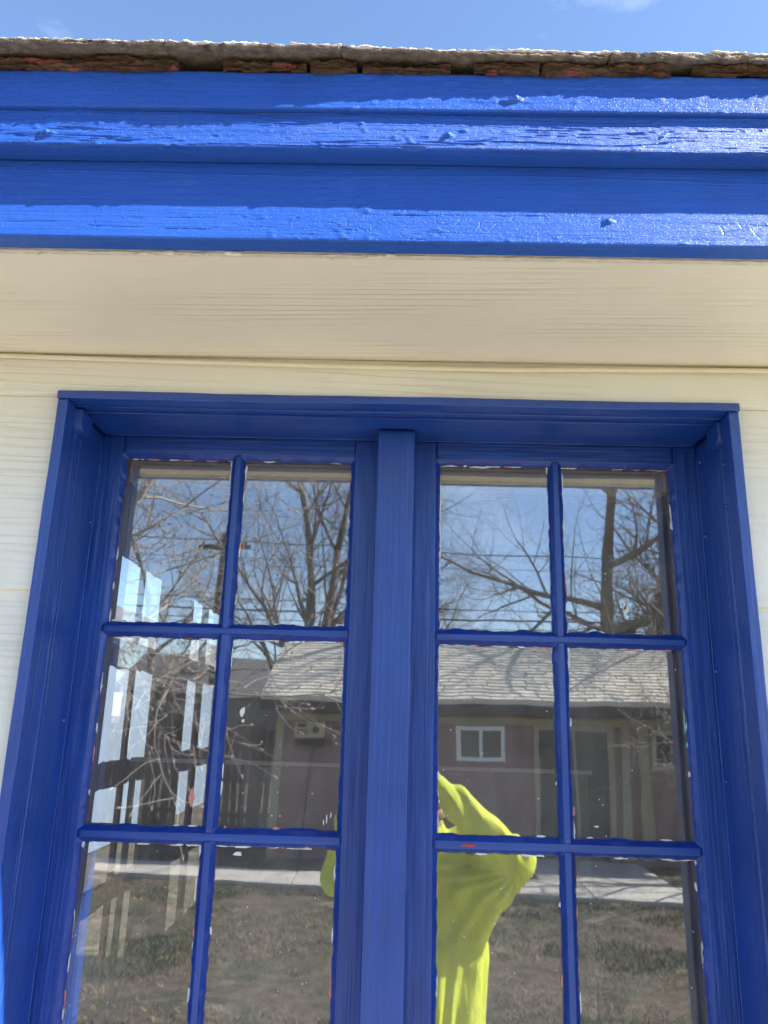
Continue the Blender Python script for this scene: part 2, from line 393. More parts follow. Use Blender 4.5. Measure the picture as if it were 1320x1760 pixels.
lawn = plane_grid('lawn', -9, 9, -16, 1.38, 260, 260, lambda X, Y: 0.012 + 0.03 * fbm(X * 2.2, Y * 2.2, 4), M_SOIL)
tag(lawn, 'patchy brown lawn with bare soil behind the photographer', kind='structure')
M_CONC = mottled('pale_concrete', [(0.3, (0.42, 0.39, 0.34)), (0.7, (0.56, 0.53, 0.47))], 6.0, 0.85, 0.25, 0.004)
path = MB()
for i in range(-8, 9):
    x0, x1 = i * 1.2 + 0.008, i * 1.2 + 1.192
    yf = lambda x: -7.40 + 0.115 * x
    path.hexa([(x0, yf(x0) - 0.43, 0.0), (x1, yf(x1) - 0.43, 0.0), (x1, yf(x1) + 0.43, 0.0), (x0, yf(x0) + 0.43, 0.0),
               (x0, yf(x0) - 0.43, 0.07), (x1, yf(x1) - 0.43, 0.07), (x1, yf(x1) + 0.43, 0.07), (x0, yf(x0) + 0.43, 0.07)])
pw_ = empty('path'); tag(pw_, 'pale concrete walk crossing the lawn', kind='structure')
for k in range(0, len(path.v), 8):
    s_ = MB(); s_.v = path.v[k:k + 8]; s_.f = path.f[0:6]; s_.build('slab', M_CONC, pw_, 0.008)
pad = MB(); pad.box(1.9, 3.6, -9.15, -7.62, 0.0, 0.075); tag(pad.build('concrete_pad', M_CONC, None, 0.01), 'concrete pad before the shed door', kind='structure')

M_BOUNCE = mottled('bounce_slab_concrete', [(0.3, (0.28, 0.25, 0.21)), (0.7, (0.40, 0.37, 0.32))], 5.0, 0.85, 0.25, 0.004)  # unseen slabs added by the house wall to bounce sunlight up to the soffit
pt = empty('bounce_patio'); tag(pt, 'unseen concrete slabs added to bounce light onto the soffit', kind='structure')
for i in range(-3, 4):
    for j in range(2):
        q = MB(); q.box(i * 1.5 - .745, i * 1.5 + .745, 1.385 - j * 1.85 - 1.84, 1.385 - j * 1.85, -.01, .085); q.build('slab', M_BOUNCE, pt, .008)
# grass tufts: nobody could count the blades
def grass(name, n, seed, col, hmin, hmax, thr, label):
    r = np.random.default_rng(seed)
    x = r.uniform(-4.6, 5.2, n * 4); y = r.uniform(-8.9, -1.2, n * 4)
    k = fbm(x * 0.9 + seed, y * 1.5 + seed, 4) > thr
    yp = -7.40 + 0.115 * x
    k &= (np.abs(y - yp) > 0.45 + 0.05 * r.random(n * 4)) & ~((x > 1.85) & (x < 3.65) & (y < -7.6))
    x = x[k][:n]; y = y[k][:n]; n = len(x)
    z = 0.012 + 0.03 * fbm(x * 2.2, y * 2.2, 4) - 0.006
    a = r.uniform(0, 6.283, n); h = r.uniform(hmin, hmax, n); lean = r.uniform(0.2, 1.5, n) * h; a2 = r.uniform(0, 6.283, n); w = r.uniform(0.003, 0.007, n)
    P = np.empty((n, 3, 3))
    P[:, 0] = np.stack([x - np.cos(a) * w, y - np.sin(a) * w, z], 1); P[:, 1] = np.stack([x + np.cos(a) * w, y + np.sin(a) * w, z], 1)
    P[:, 2] = np.stack([x + np.cos(a2) * lean, y + np.sin(a2) * lean, z + h], 1)
    me = bpy.data.meshes.new(name); me.from_pydata(P.reshape(-1, 3).tolist(), [], np.arange(n * 3).reshape(n, 3).tolist()); me.update()
    o = link_mesh(name, me, plain(name + '_blades', col, 0.8, 0, 0.35, 3.0)); tag(o, label, 'grass', kind='stuff'); return o
grass('dry_grass', 34000, 3, (0.30, 0.24, 0.13), 0.015, 0.05, -0.10, 'straw coloured winter grass over the lawn')
grass('green_grass', 26000, 11, (0.060, 0.092, 0.028), 0.02, 0.085, 0.14, 'green patches of new grass in the lawn')

# ================================================================== HOUSE
def Z(r): return r + H
house = empty('house', (0, 0, 0))
tag(house, 'cream sided house with sunlit blue eave boards and ragged shingles', 'house')
HX0, HX1 = -1.06, 2.9
EX0, EX1 = -1.6, 3.3
M_SHB = mottled('shingle_granules', [(0.30, (0.20, 0.17, 0.15)), (0.52, (0.42, 0.36, 0.32)), (0.70, (0.62, 0.58, 0.54))], 160, 0.95, 0.9, 0.003)

# lower fascia board: wide, with alligatored and cracked paint
def crack(T, V, pts, w=0.0012):
    px = np.array([p[0] for p in pts]); pz = np.array([p[1] for p in pts])
    zc = np.interp(T, px, pz) + 0.0016 * fbm(T * 60, T * 0 + 3, 3)
    m = np.clip(1 - np.abs(V - zc) / w, 0, 1) * ((T > px[0]) & (T < px[-1]))
    return m
def blob(T, V, x, z, rx, rz):
    d = ((T - x) / rx) ** 2 + ((V - z) / rz) ** 2
    return np.clip(1 - d, 0, 1) ** 0.5
def disp_low(T, S, U, V):
    vz = V - H
    g = 0.00035 * fbm(T * 14, vz * 420, 4) + 0.0003 * fbm(T * 6 + 5, vz * 40, 3)
    m = np.clip((fbm(T * 3.1 + 9, vz * 14, 3) + 0.25) * 2, 0, 1)
    c = np.abs(fbm(T * 38 + 1.2 * fbm(T * 90, vz * 90, 2), vz * 85, 3)); g = g - 0.0009 * np.clip(1 - c / 0.035, 0, 1) * m
    g = g + 0.0014 * np.clip(fbm(T * 70, vz * 110 + 7, 2) - 0.30, 0, 1) * 3 * m
    for pts in ([(-0.62, .712), (-0.50, .714), (-0.47, .706), (-0.30, .704), (-0.27, .711), (-0.05, .706)], [(-0.02, .733), (0.10, .734), (0.2, .736), (0.29, .731)],
                [(0.37, .736), (0.372, .728), (0.50, .726), (0.60, .722)], [(-0.42, .722), (-0.3, .724), (-0.18, .729)]):
        g = g - 0.0012 * crack(T, vz, pts, 0.0010) * np.clip(fbm(T * 26, T * 0 + 2, 3) * 5 + .7, 0, 1)
    g = g + 0.0025 * blob(T, vz, 0.305, .728, .010, .005)
    g = g - 0.003 * crack(T, vz - 0.9 * 0, [(0.218, .738), (0.2185, .7)], 0.03) * (np.abs(T - 0.2185 - (0.72 - vz) * 0.12) < 0.0016)
    g = g + 0.0009 * crack(T, vz, [(-0.7, .806), (-0.4, .803), (-0.1, .80), (0.2, .806), (0.5, .797), (0.8, .80)], 0.0014)
    return g * (U < 1.006) + 0.0006 * fbm(T * 5, S * 20, 2)
fl = sweep('fascia_board', profile([(1.004, Z(.824), 0.0012), (1.004, Z(.688), 0.006), (1.037, Z(.688), 0.05), (1.037, Z(.824), 0.05)], 0.003), 'x',
           xs_dense(EX0, EX1, 0.0032), disp_low, M_FASC, house)
fl['label'] = 'wide blue fascia board with cracked and blistered paint'
# middle board: deep weathered grain
def disp_mid(T, S, U, V):
    vz = V - H
    flow = 0.006 * fbm(T * 2.2, vz * 3, 3) + 0.010 * np.exp(-((T - 0.56) / 0.10) ** 2) * (vz - .85) * 8 + 0.004 * fbm(T * 7, vz * 8, 2)
    z = vz + flow
    g = 0.0007 * fbm(T * 5.5, z * 230, 3) + 0.0004 * fbm(T * 22, z * 480, 3)
    r = np.abs(fbm(T * 4.2 + 4, z * 170 + 2, 2)); g = g - 0.0026 * np.clip(1 - r / 0.06, 0, 1) * np.clip(fbm(T * 3 + 8, z * 40, 2) * 4 + .8, 0, 1)
    g = g + 0.0005 * fbm(T * 120, vz * 260, 2)
    g = g + 0.004 * blob(T, vz, -0.545, .842, .014, .005) + 0.003 * blob(T, vz, 0.062, .848, .007, .004) + 0.0020 * np.clip(fbm(T * 60, vz * 90, 2) - .34, 0, 1) * 3
    return g * (U < 0.972) + 0.0008 * fbm(T * 4, S * 15, 2)
fm = sweep('fascia_board', profile([(0.970, Z(.888), 0.0010), (0.970, Z(.824), 0.006), (1.012, Z(.824), 0.05), (1.012, Z(.888), 0.05)], 0.0025), 'x',
           xs_dense(EX0, EX1, 0.0030), disp_mid, M_FASD, house, shift=lambda T: (0 * T, 0.0012 * fbm(T * 3, T * 0, 3)))
fm['label'] = 'narrow blue fascia board with deep weathered grain'
def disp_top(T, S, U, V):
    vz = V - H
    g = 0.0004 * fbm(T * 10, vz * 300, 3) + 0.0007 * fbm(T * 9, vz * 50, 3) + 0.0005 * fbm(T * 110, vz * 200, 2) + 0.0012 * np.clip(fbm(T * 60 + 3, vz * 80, 2) - .27, 0, 1) * 3 * (T > -0.1)
    g = g + 0.004 * blob(T, vz, 0.163, .907, .010, .006) + 0.003 * blob(T, vz, 0.150, .903, .012, .004) + 0.004 * blob(T, vz, 0.60, .897, .016, .005)
    return g * (U < 0.966) + 0.0008 * fbm(T * 5, S * 18, 2)
ft = sweep('eave_trim_board', profile([(0.962, Z(.953), 0.0014), (0.962, Z(.886), 0.006), (0.985, Z(.886), 0.05), (0.985, Z(.953), 0.05)], 0.003), 'x',
           xs_dense(EX0, EX1, 0.0036), disp_top, M_FASC, house, shift=lambda T: (0.0015 * fbm(T * 1.5, T * 0 + 3, 2), 0.0022 * fbm(T * 2.2, T * 0 + 9, 3)))
for x, z, y in ((0.163, .908, .9575), (-0.545, .843, .9655), (0.062, .848, .9665), (0.60, .898, .9575), (0.305, .728, 1.0015)):
    nb = MB(); nb.tube([(x, y + .010, Z(z)), (x, y, Z(z) + .0006), (x, y - .0012, Z(z) + .0006)], [.0036, .0040, .0024], 9)
    nb.build('nail_head', M_FASC, ft if z > .88 else (fm if z > .83 else fl), smooth=True)

# rotten old shingle layer: crumbling brown chunks with bits of red paint
def rot_mat():
    m, N, L, b = nodes_of('rotten_wood_edge')
    v = coord(N, L, (14, 40, 90)); n = noise(N, L, v, 1.0, 8, 0.7, 0.8)
    c = ramp(N, L, n, [(0.28, (0.016, 0.009, 0.006)), (0.48, (0.085, 0.042, 0.022)), (0.66, (0.17, 0.10, 0.06)), (0.80, (0.30, 0.22, 0.15))])
    p = noise(N, L, coord(N, L, (9, 9, 60)), 1.0, 3, 0.5)
    pm = ramp(N, L, p, [(0.63, (0, 0, 0)), (0.66, (.85, .85, .85))])
    c = mixc(N, L, pm, c, (0.34, 0.085, 0.08))
    L.new(c, b.inputs['Base Color']); b.inputs['Roughness'].default_value = 0.95
    L.new(bump(N, L, n, 1.0, 0.006), b.inputs['Normal']); return m
M_ROT = rot_mat()
rnd = random.Random(5)
def chunk_disp(seed):
    def f(T, S, U, V):
        g = 0.007 * fbm(T * 22 + seed, V * 500, 3) + 0.006 * fbm(T * 110 + seed, V * 420, 3) - 0.006 * np.clip(1 - np.abs(fbm(T * 9 + seed, V * 420, 2)) / .1, 0, 1) + 0.009 * np.clip(fbm(T * 11 + seed, V * 60 + 9, 3), -.5, .08)
        return g
    return f
for i, (a, b_) in enumerate([(-1.58, -1.2), (-1.19, -.81), (-.80, -.352), (-.285, -.155), (-.150, -.075), (-.07, .066), (.100, .20), (.202, .40), (.43, .62), (.63, .9), (.92, 1.3), (1.31, 1.8), (1.82, 2.5), (2.51, 3.28)]):
    ts = np.arange(a, b_, 0.003)
    end = lambda T, a=a, b_=b_: (0.005 * np.exp(-np.minimum(T - a, b_ - T) / 0.004) + 0.004 * fbm(T * 9, T * 0 + 1, 3), 0.0015 * fbm(T * 12, T * 0 + 6, 3))
    sweep('old_shingle', profile([(0.953, Z(.9662), 0.0009), (0.955, Z(.9508), 0.003), (1.02, Z(.9508), 0.03), (1.02, Z(.9662), 0.03)], 0.0012), 'x', ts, chunk_disp(i * 3.7), M_ROT, house, shift=end)
dk = MB(); sl_ = 0.30
dk.hexa([(EX0, 0.972, Z(.9535)), (EX1, 0.972, Z(.9535)), (EX1, 5.6, Z(.9535) + 4.63 * sl_), (EX0, 5.6, Z(.9535) + 4.63 * sl_),
         (EX0, 0.972, Z(.9640)), (EX1, 0.972, Z(.9640)), (EX1, 5.6, Z(.9640) + 4.63 * sl_), (EX0, 5.6, Z(.9640) + 4.63 * sl_)])
dk.build('roof_deck', rough_wood('dark_deck_wood', (0.02, 0.014, 0.010), (0.07, 0.05, 0.035), 'x'), house)

# asphalt shingles of the first courses, each tab its own piece
def shingle_edge_mat(name, c0, c1, c2):
    return mottled(name, [(0.30, c0), (0.52, c1), (0.72, c2)], 55, 0.95, 1.0, 0.004, 8)
M_SH1 = shingle_edge_mat('aged_shingle_felt', (0.09, 0.065, 0.05), (0.19, 0.155, 0.125), (0.30, 0.26, 0.22))
M_SH2 = shingle_edge_mat('pale_shingle_top', (0.42, 0.20, 0.18), (0.74, 0.68, 0.63), (0.88, 0.86, 0.82))
def tab(a, b_, y0, z0, th, mat, seed, up=0.0, y1=1.24):
    ts = np.arange(a, b_, 0.005); ts = np.append(ts, b_)
    zz = z0; zb = z0 + (y1 - y0) * sl_
    pr = profile([(y0, Z(zz + th), 0.0018), (y0 + .0015, Z(zz), 0.02), (y1, Z(zb), 0.03), (y1, Z(zb + th), 0.02)], 0.0012)
    def d(T, S, U, V):
        edge = np.clip(1 - (U - y0) / 0.02, 0, 1)
        return edge * (0.0026 * fbm(T * 30 + seed, V * 300, 3) + 0.0044 * fbm(T * 170 + seed, V * 500, 2))
    sh = lambda T: (0.0022 * fbm(T * 5 + seed, T * 0 + seed, 3) + np.interp(T, [-1.6, -.6, -.15, .1, .8, 3], [-.0150, -.0140, -.0085, 0, .0066, .0066]), 0.0016 * fbm(T * 3.3 + seed, T * 0 + 2, 3) + up * np.clip((T - a) / (b_ - a), 0, 1))
    return sweep('shingle', pr, 'x', ts, d, mat, house, shift=sh)
ed1 = [(-1.62, -1.28), (-1.275, -.92), (-.915, -.3684), (-.3678, -.104), (-.101, .30), (.304, .78), (.785, 1.3), (1.305, 2.2), (2.205, 3.32)]
for i, (a, b_) in enumerate(ed1):
    tab(a, b_, 0.9372, .9652, .0042 if a < .05 else .0080, M_SH1, i * 5.1)
ed2 = [(-1.61, -.95), (-.945, -.3686), (-.3680, -.18), (-.178, -.101), (-.092, .07), (.0745, .45), (.452, .505), (.51, .95), (.955, 1.9), (1.905, 3.31)]
for i, (a, b_) in enumerate(ed2):
    tab(a, b_, 0.9366 + 0.0016 * ((i * 7) % 3 - 1), .9703 if a < .05 else .9741, .0026, M_SH2, 40 + i * 3.3)
for row in range(1, 5):
    x = EX0 - 0.1 * (row % 2); yy = 0.935 + row * 0.135
    while x < EX1:
        w = rnd.uniform(.28, .34)
        tab(x, min(x + w - .006, EX1 + .03), yy, .979 + row * .135 * sl_ + .004, .005, M_SHB, x * 3 + row, y1=yy + .2)
        x += w
rf = MB(); rf.hexa([(EX0, 1.42, Z(1.125)), (EX1, 1.42, Z(1.125)), (EX1, 5.65, Z(1.125) + 4.23 * sl_), (EX0, 5.65, Z(1.125) + 4.23 * sl_),
                    (EX0, 1.42, Z(1.14)), (EX1, 1.42, Z(1.14)), (EX1, 5.65, Z(1.14) + 4.23 * sl_), (EX0, 5.65, Z(1.14) + 4.23 * sl_)])
rf.build('roof', M_SHB, house)

# soffit, with peeling paint along its outer edge
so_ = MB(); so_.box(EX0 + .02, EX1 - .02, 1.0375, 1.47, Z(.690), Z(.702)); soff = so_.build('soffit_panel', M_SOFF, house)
lip = sweep('soffit_edge_strip', profile([(1.0385, Z(.690), .004), (1.0385, Z(.6855), .003), (1.0495, Z(.6870), .003), (1.0505, Z(.690), .01)], .0008), 'x', xs_dense(EX0 + .02, EX1 - .02, .004),
            lambda T, S, U, V: 0.0016 * fbm(T * 50, S * 300, 3) - 0.0022 * np.clip(fbm(T * 9, T * 0 + 4, 2) + .05, 0, 1), plain('chipped_cream_paint', (0.66, 0.62, 0.50), 0.6, 0, 0.12, 60, 0.4), house)
def flake(name, x, z, y, w, h_, mat, parent, seed, thick=0.0006, facing='-y'):
    r = random.Random(seed); n = r.randint(7, 11); mb = MB(); pts = []
    for k in range(n):
        a = 2 * math.pi * k / n; q = r.uniform(0.45, 1.0); pts.append((math.cos(a) * w * q, math.sin(a) * h_ * q))
    if facing == '-y':
        mb.v = [(x + p[0], y - thick, z + p[1]) for p in pts] + [(x + p[0] * 1.02, y, z + p[1] * 1.02) for p in pts]
    else:
        mb.v = [(x + p[0], y + p[1], z - thick - r.uniform(0, .004)) for p in pts] + [(x + p[0], y + p[1], z) for p in pts]
    mb.f = [tuple(range(n))] + [(k, n + k, n + (k + 1) % n, (k + 1) % n) for k in range(n)]
    return mb.build(name, mat, parent)
M_PEEL = plain('peeled_cream_flake', (0.72, 0.68, 0.56), 0.6)
for i, x in enumerate((-.56, -.40, -.36, -.345, -.31, -.26, -.12, -.045, -.02)):
    flake('paint_flake', x, Z(.6865), 1.045 - .004 * (i % 3), .012 + .008 * (i % 2), .006, M_PEEL if x < 0 else MATS['bare_red_brown_wood'], lip, i, .001, 'down')

# frieze board over the window, siding boards
fz = MB(); fz.box(HX0, HX1, 1.4045, 1.43, Z(.6065), Z(.6895)); fz.build('frieze_board', M_CREAM, house, 0.0012)
def lap(x0, x1, zb, zt):
    mb = MB(); mb.hexa([(x0, 1.4125, Z(zb)), (x1, 1.4125, Z(zb)), (x1, 1.44, Z(zb)), (x0, 1.44, Z(zb)),
                        (x0, 1.4215, Z(zt) + .012), (x1, 1.4215, Z(zt) + .012), (x1, 1.44, Z(zt) + .012), (x0, 1.44, Z(zt) + .012)])
    mb.build('siding_board', M_CREAM, house, 0.0015)
WB = -1.19     # bottom of the window frame (relative to the camera)
zs = .606
k = 0
while zs > -H + 0.12:
    zb = max(zs - .391, -H + .1)
    if zs > WB:
        lap(HX0, -.6765, max(zb, -H), zs - (0.012 if k == 0 else 0)); lap(.6565, HX1, zb, zs - (0.012 if k == 0 else 0))
    else:
        lap(HX0, HX1, zb, zs)
    zs -= .391; k += 1
cb = MB(); cb.box(HX0 - .02, HX0 + .07, 1.395, 1.412, Z(-H + .1), Z(.6055)); cb.build('corner_board', M_CREAM, house, .001)
fd = MB(); fd.box(HX0 + .03, HX1 - .03, 1.43, 5.3, -.1, .16); fd.build('foundation', M_CONC, house)
# body of the wall behind the siding, left / right / below the window
for (x0, x1, z0, z1) in ((HX0 + .02, -.69, .16, Z(.70)), (.672, HX1 - .02, .16, Z(.70)), (-.69, .672, .16, Z(WB)), (-.69, .672, Z(.613), Z(.70))):
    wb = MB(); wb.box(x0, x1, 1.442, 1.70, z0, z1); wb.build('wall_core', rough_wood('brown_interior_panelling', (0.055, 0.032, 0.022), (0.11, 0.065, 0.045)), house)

# cable run along the corner of soffit and wall
cx = np.linspace(HX0, HX1, 90)
cz = np.interp(cx, [-1.06, -.58, -.3, -.036, .3, .593, .9, 1.5, 2.9], [.685, .6795, .675, .6725, .6735, .6785, .6815, .676, .682]) + .0012 * fbm(cx * 6, cx * 0, 2)
cbm = MB(); cbm.tube([(x, 1.398 + .001 * math.sin(x * 9), Z(z)) for x, z in zip(cx, cz)], .0048, 10)
cable = cbm.build('cable', M_CABLE, None, smooth=True); tag(cable, 'cream painted cable running along the corner of soffit and wall', 'cable')

# ================================================================== WINDOW FRAME
win = empty('window_frame', (0, 1.5, Z(WB)))
tag(win, 'deep royal blue window frame with centre post under the eave', 'window frame')
off = Vector(win.location)
def wsweep(name, prof, axis, ts, disp, mat, parent=None, shift=None):
    o = sweep(name, prof, axis, ts, disp, mat, None, True, shift)
    p = parent or win
    o.parent = p; o.matrix_parent_inverse = Matrix.Translation(-Vector(p.matrix_world.translation if p is not win else off)); return o
def wpart(o, parent=None):
    o.parent = parent or win; o.matrix_parent_inverse = Matrix.Translation(-off); return o
zr = np.arange(Z(WB), Z(.5935), 0.012)
zr = np.append(zr, Z(.5935))
zr2 = np.append(zr[:-1], Z(.5963))
wz = lambda s: (lambda T: (0.0012 * fbm(T * 2.0 + s, T * 0 + s, 2), 0 * T))
# casings
wsweep('side_casing', profile([(-.6760, 1.400, .003), (-.6760, 1.440, .01), (-.6560, 1.440, .01), (-.6560, 1.400, .003)], .0015), 'z', zr, soft(.0004, 14, 60, 1), M_BZ, shift=wz(1))
wsweep('side_casing', profile([(.6370, 1.400, .003), (.6370, 1.440, .01), (.6560, 1.440, .01), (.6560, 1.400, .003)], .0015), 'z', zr, soft(.0004, 14, 60, 2), M_BZ, shift=wz(2))
wsweep('head_casing', profile([(1.398, Z(.5940), .003), (1.398, Z(.6105), .004), (1.437, Z(.6105), .01), (1.437, Z(.5940), .005)], .0016), 'x', np.arange(-.6785, .660, .008), soft(.0005, 14, 60, 3), M_BX,
       shift=lambda T: (0 * T, 0.0016 * fbm(T * 3, T * 0, 2)))
# stepped jambs: outer rebate, round bead, main jamb
def jamb(sx, xi, s):
    # sx -1 left, +1 right; xi = inner face
    o = lambda d: xi + sx * d
    def pr(d0, d1, y0, y1, r=.0015, sp=.004):
        a, b_ = sorted((o(d0), o(d1))); return profile([(a, y0, sp), (a, y1, sp), (b_, y1, sp), (b_, y0, sp)], r)
    wsweep('jamb_rebate', pr(-.0045, .02, 1.4405, 1.4680), 'z', zr2, soft(.0004, 10, 60, s), M_BZ, shift=wz(s))
    wsweep('jamb_bead', pr(-.0060 if sx > 0 else -.0035, .02, 1.4690, 1.4860, .006), 'z', zr2, soft(.0005, 9, 60, s + 1), M_BZ, shift=wz(s + 1))
    wsweep('side_jamb', pr(0, .03, 1.4870, 1.6990), 'z', zr2, soft(.0005, 5, 30, s + 2), M_BZ)
jamb(-1, -.6620, 11); jamb(1, .6500, 21)
def ridge(x, sx, y, w=.0030, p=.0026, s=0):
    a_, b_ = sorted((x + sx * .004, x - sx * p))
    wsweep('jamb_ridge', profile([(a_, y, .002), (a_, y + w, .002), (b_, y + w, .002), (b_, y, .002)], .0008), 'z', zr, soft(.0005, 16, 90, s), M_BZ, shift=wz(s))
for y_ in (1.4310, 1.4545, 1.4930): ridge(-.6635 if y_ > 1.47 else -.6590, -1, y_, s=y_ * 50)
for y_ in (1.4340, 1.4560, 1.5000): ridge(.6515 if y_ > 1.47 else .6460, 1, y_, s=y_ * 70)
hx = np.arange(-.662, .652, .010)
for y_ in (1.4330, 1.4640): wsweep('head_ridge', profile([(y_, Z(.5905), .002), (y_, Z(.600), .004), (y_ + .004, Z(.600), .004), (y_ + .004, Z(.5905), .002)], .0008), 'x', hx, soft(.0006, 16, 60, y_ * 30), M_BX)
wsweep('head_rebate', profile([(1.4375, Z(.5955), .004), (1.4375, Z(.612), .01), (1.468, Z(.612), .01), (1.468, Z(.5955), .004)], .0015), 'x', hx, soft(.0005, 10, 60, 31), M_BX)
wsweep('head_bead', profile([(1.4690, Z(.5925), .003), (1.4690, Z(.612), .01), (1.482, Z(.612), .01), (1.482, Z(.5925), .003)], .004), 'x', hx, soft(.0006, 12, 60, 32), M_BX)
wsweep('head_jamb', profile([(1.4830, Z(.5965), .004), (1.4830, Z(.6125), .01), (1.699, Z(.6125), .01), (1.699, Z(.5965), .004)], .0015), 'x', hx, soft(.0006, 6, 40, 33), M_BX)
wsweep('mullion', profile([(-.0455, 1.535, .002), (-.0455, 1.604, .004), (.0310, 1.604, .004), (.0310, 1.535, .004)], .0022), 'z', np.append(np.arange(Z(WB), Z(.594), .008), Z(.594)), soft(.00045, 8, 80, 41), M_BZ,
       shift=lambda T: (-0.0045 * np.clip((Z(.6) - T) / 1.6, 0, 1), 0 * T))
sl2 = MB(); sl2.hexa([(-.70, 1.36, Z(WB) - .035), (.68, 1.36, Z(WB) - .035), (.68, 1.70, Z(WB) - .004), (-.70, 1.70, Z(WB) - .004), (-.70, 1.36, Z(WB) - .012), (.68, 1.36, Z(WB) - .012), (.68, 1.70, Z(WB) + .02), (-.70, 1.70, Z(WB) + .02)])
wpart(sl2.build('sill', M_BX, None, .003))
# rounded hardware tabs high in both corners, screw and nail heads
def tab_block(x, s):
    mb = MB(); n = 8; pts = []
    w, h_ = .0175, .046
    for k in range(n + 1):
        a = math.pi * k / n; pts.append((math.cos(a) * w, -h_ + .016 - math.sin(a) * .016))
    pts += [(-w, 0), (w, 0)]
    m_ = len(pts); th = .0120
    ox = x
    mb.v = [(ox - s * th, 1.4720 + p[0] * 1.55, Z(.590) + p[1]) for p in pts] + [(ox + s * .008, 1.4720 + p[0] * 1.75, Z(.590) + p[1] * 1.04) for p in pts]
    mb.f = [tuple(range(m_))] + [(k, m_ + k, m_ + (k + 1) % m_, (k + 1) % m_) for k in range(m_)] + [tuple(m_ + k for k in reversed(range(m_)))]
    return wpart(mb.build('hanger_tab', M_BZ, None, .0012))
tab_block(-.6555, -1); tab_block(.6435, 1)
for x, y, z in ((-.6615, 1.585, -.02), (-.6615, 1.588, .39), (.6495, 1.588, .39), (.6495, 1.59, .11), (.6495, 1.588, -.10), (.6495, 1.585, .553), (.6445, 1.458, .507), (.6445, 1.46, .42)):
    s = -1 if x < 0 else 1
    nb = MB(); nb.tube([(x + s * .004, y, Z(z)), (x - s * .003, y, Z(z)), (x - s * .0052, y, Z(z) + .0004)], [.0048, .0048, .003], 9)
    wpart(nb.build('screw_head', M_BZ, None, smooth=True))
# caulk runs where sash meets jamb
cl = MB(); cl.tube([(x, 1.6055 + .0004 * math.sin(x * 40), Z(.5962)) for x in np.linspace(-.66, .65, 60)], .0017, 6); wpart(cl.build('caulk_line', M_BX, None, smooth=True))
for x in (-.6615, .6495):
    cl = MB(); cl.tube([(x, 1.6055, z) for z in np.linspace(Z(WB) + .02, Z(.596), 40)], .0016, 6); wpart(cl.build('caulk_line', M_BZ, None, smooth=True))

# ================================================================== SASHES
GY = 1.621
KG = GY / 1.645
ROWS = [(a * KG, b * KG) for a, b in ((.186, .553), (-.219, .1545), (-.6215, -.2520), (-1.022, -.6555))]
def ragged_ring(x0, x1, z0, z1, seed, mat, name, slop=1.0):
    """sloped putty bead round one pane: its outer rim lies on the sash face, its inner edge creeps unevenly over the glass"""
    per = []
    step = 0.0035; o_ = 0.0095
    def side(p, q, n_):
        L_ = math.dist(p, q); k_ = int(L_ / step)
        for j in range(k_): per.append((p[0] + (q[0] - p[0]) * j / k_, p[1] + (q[1] - p[1]) * j / k_, n_))
    side((x0, z0), (x1, z0), (0, 1)); side((x1, z0), (x1, z1), (-1, 0)); side((x1, z1), (x0, z1), (0, -1)); side((x0, z1), (x0, z0), (1, 0))
    n = len(per); mb = MB()
    rows = 5
    cxm, czm = (x0 + x1) / 2, (z0 + z1) / 2
    for j, (x, z, nn) in enumerate(per):
        t = j * step
        rag = 0.0022 * float(fbm(t * 95 + seed, seed * 1.3, 3)) + 0.0060 * max(0.0, float(fbm(t * 16 + seed * 2, seed, 2)) - .18)
        if nn == (0, 1): rag += 0.0035 * max(0.0, float(fbm(t * 30 + seed, 5.0 + seed, 2))) * 2 * slop
        rag *= slop
        ox = x0 - o_ + (x - x0) * ((x1 - x0 + 2 * o_) / (x1 - x0)); oz = z0 - o_ + (z - z0) * ((z1 - z0 + 2 * o_) / (z1 - z0))
        sx = (x1 - x0 - 2 * rag) / (x1 - x0); sz = (z1 - z0 - 2 * rag) / (z1 - z0)
        ix, iz = x + nn[0] * rag, z + nn[1] * rag
        lump = .0005 * float(fbm(t * 60 + seed, 8.0, 2))
        for r_ in range(rows):
            f = r_ / (rows - 1); fb = f ** 0.8
            y = 1.6085 + (GY - .0012 - 1.6085) * fb - (lump * 4 * f * (1 - f) * 2 + .0015 * math.sin(math.pi * f))
            mb.v.append((ox + (ix - ox) * f, y, oz + (iz - oz) * f))
        mb.v.append((ix, GY + .0005, iz))
    R_ = rows + 1
    for j in range(n):
        j2 = (j + 1) % n
        for r_ in range(R_ - 1): mb.f.append((j * R_ + r_, j2 * R_ + r_, j2 * R_ + r_ + 1, j * R_ + r_ + 1))
    return mb.build(name, mat, None, smooth=True)
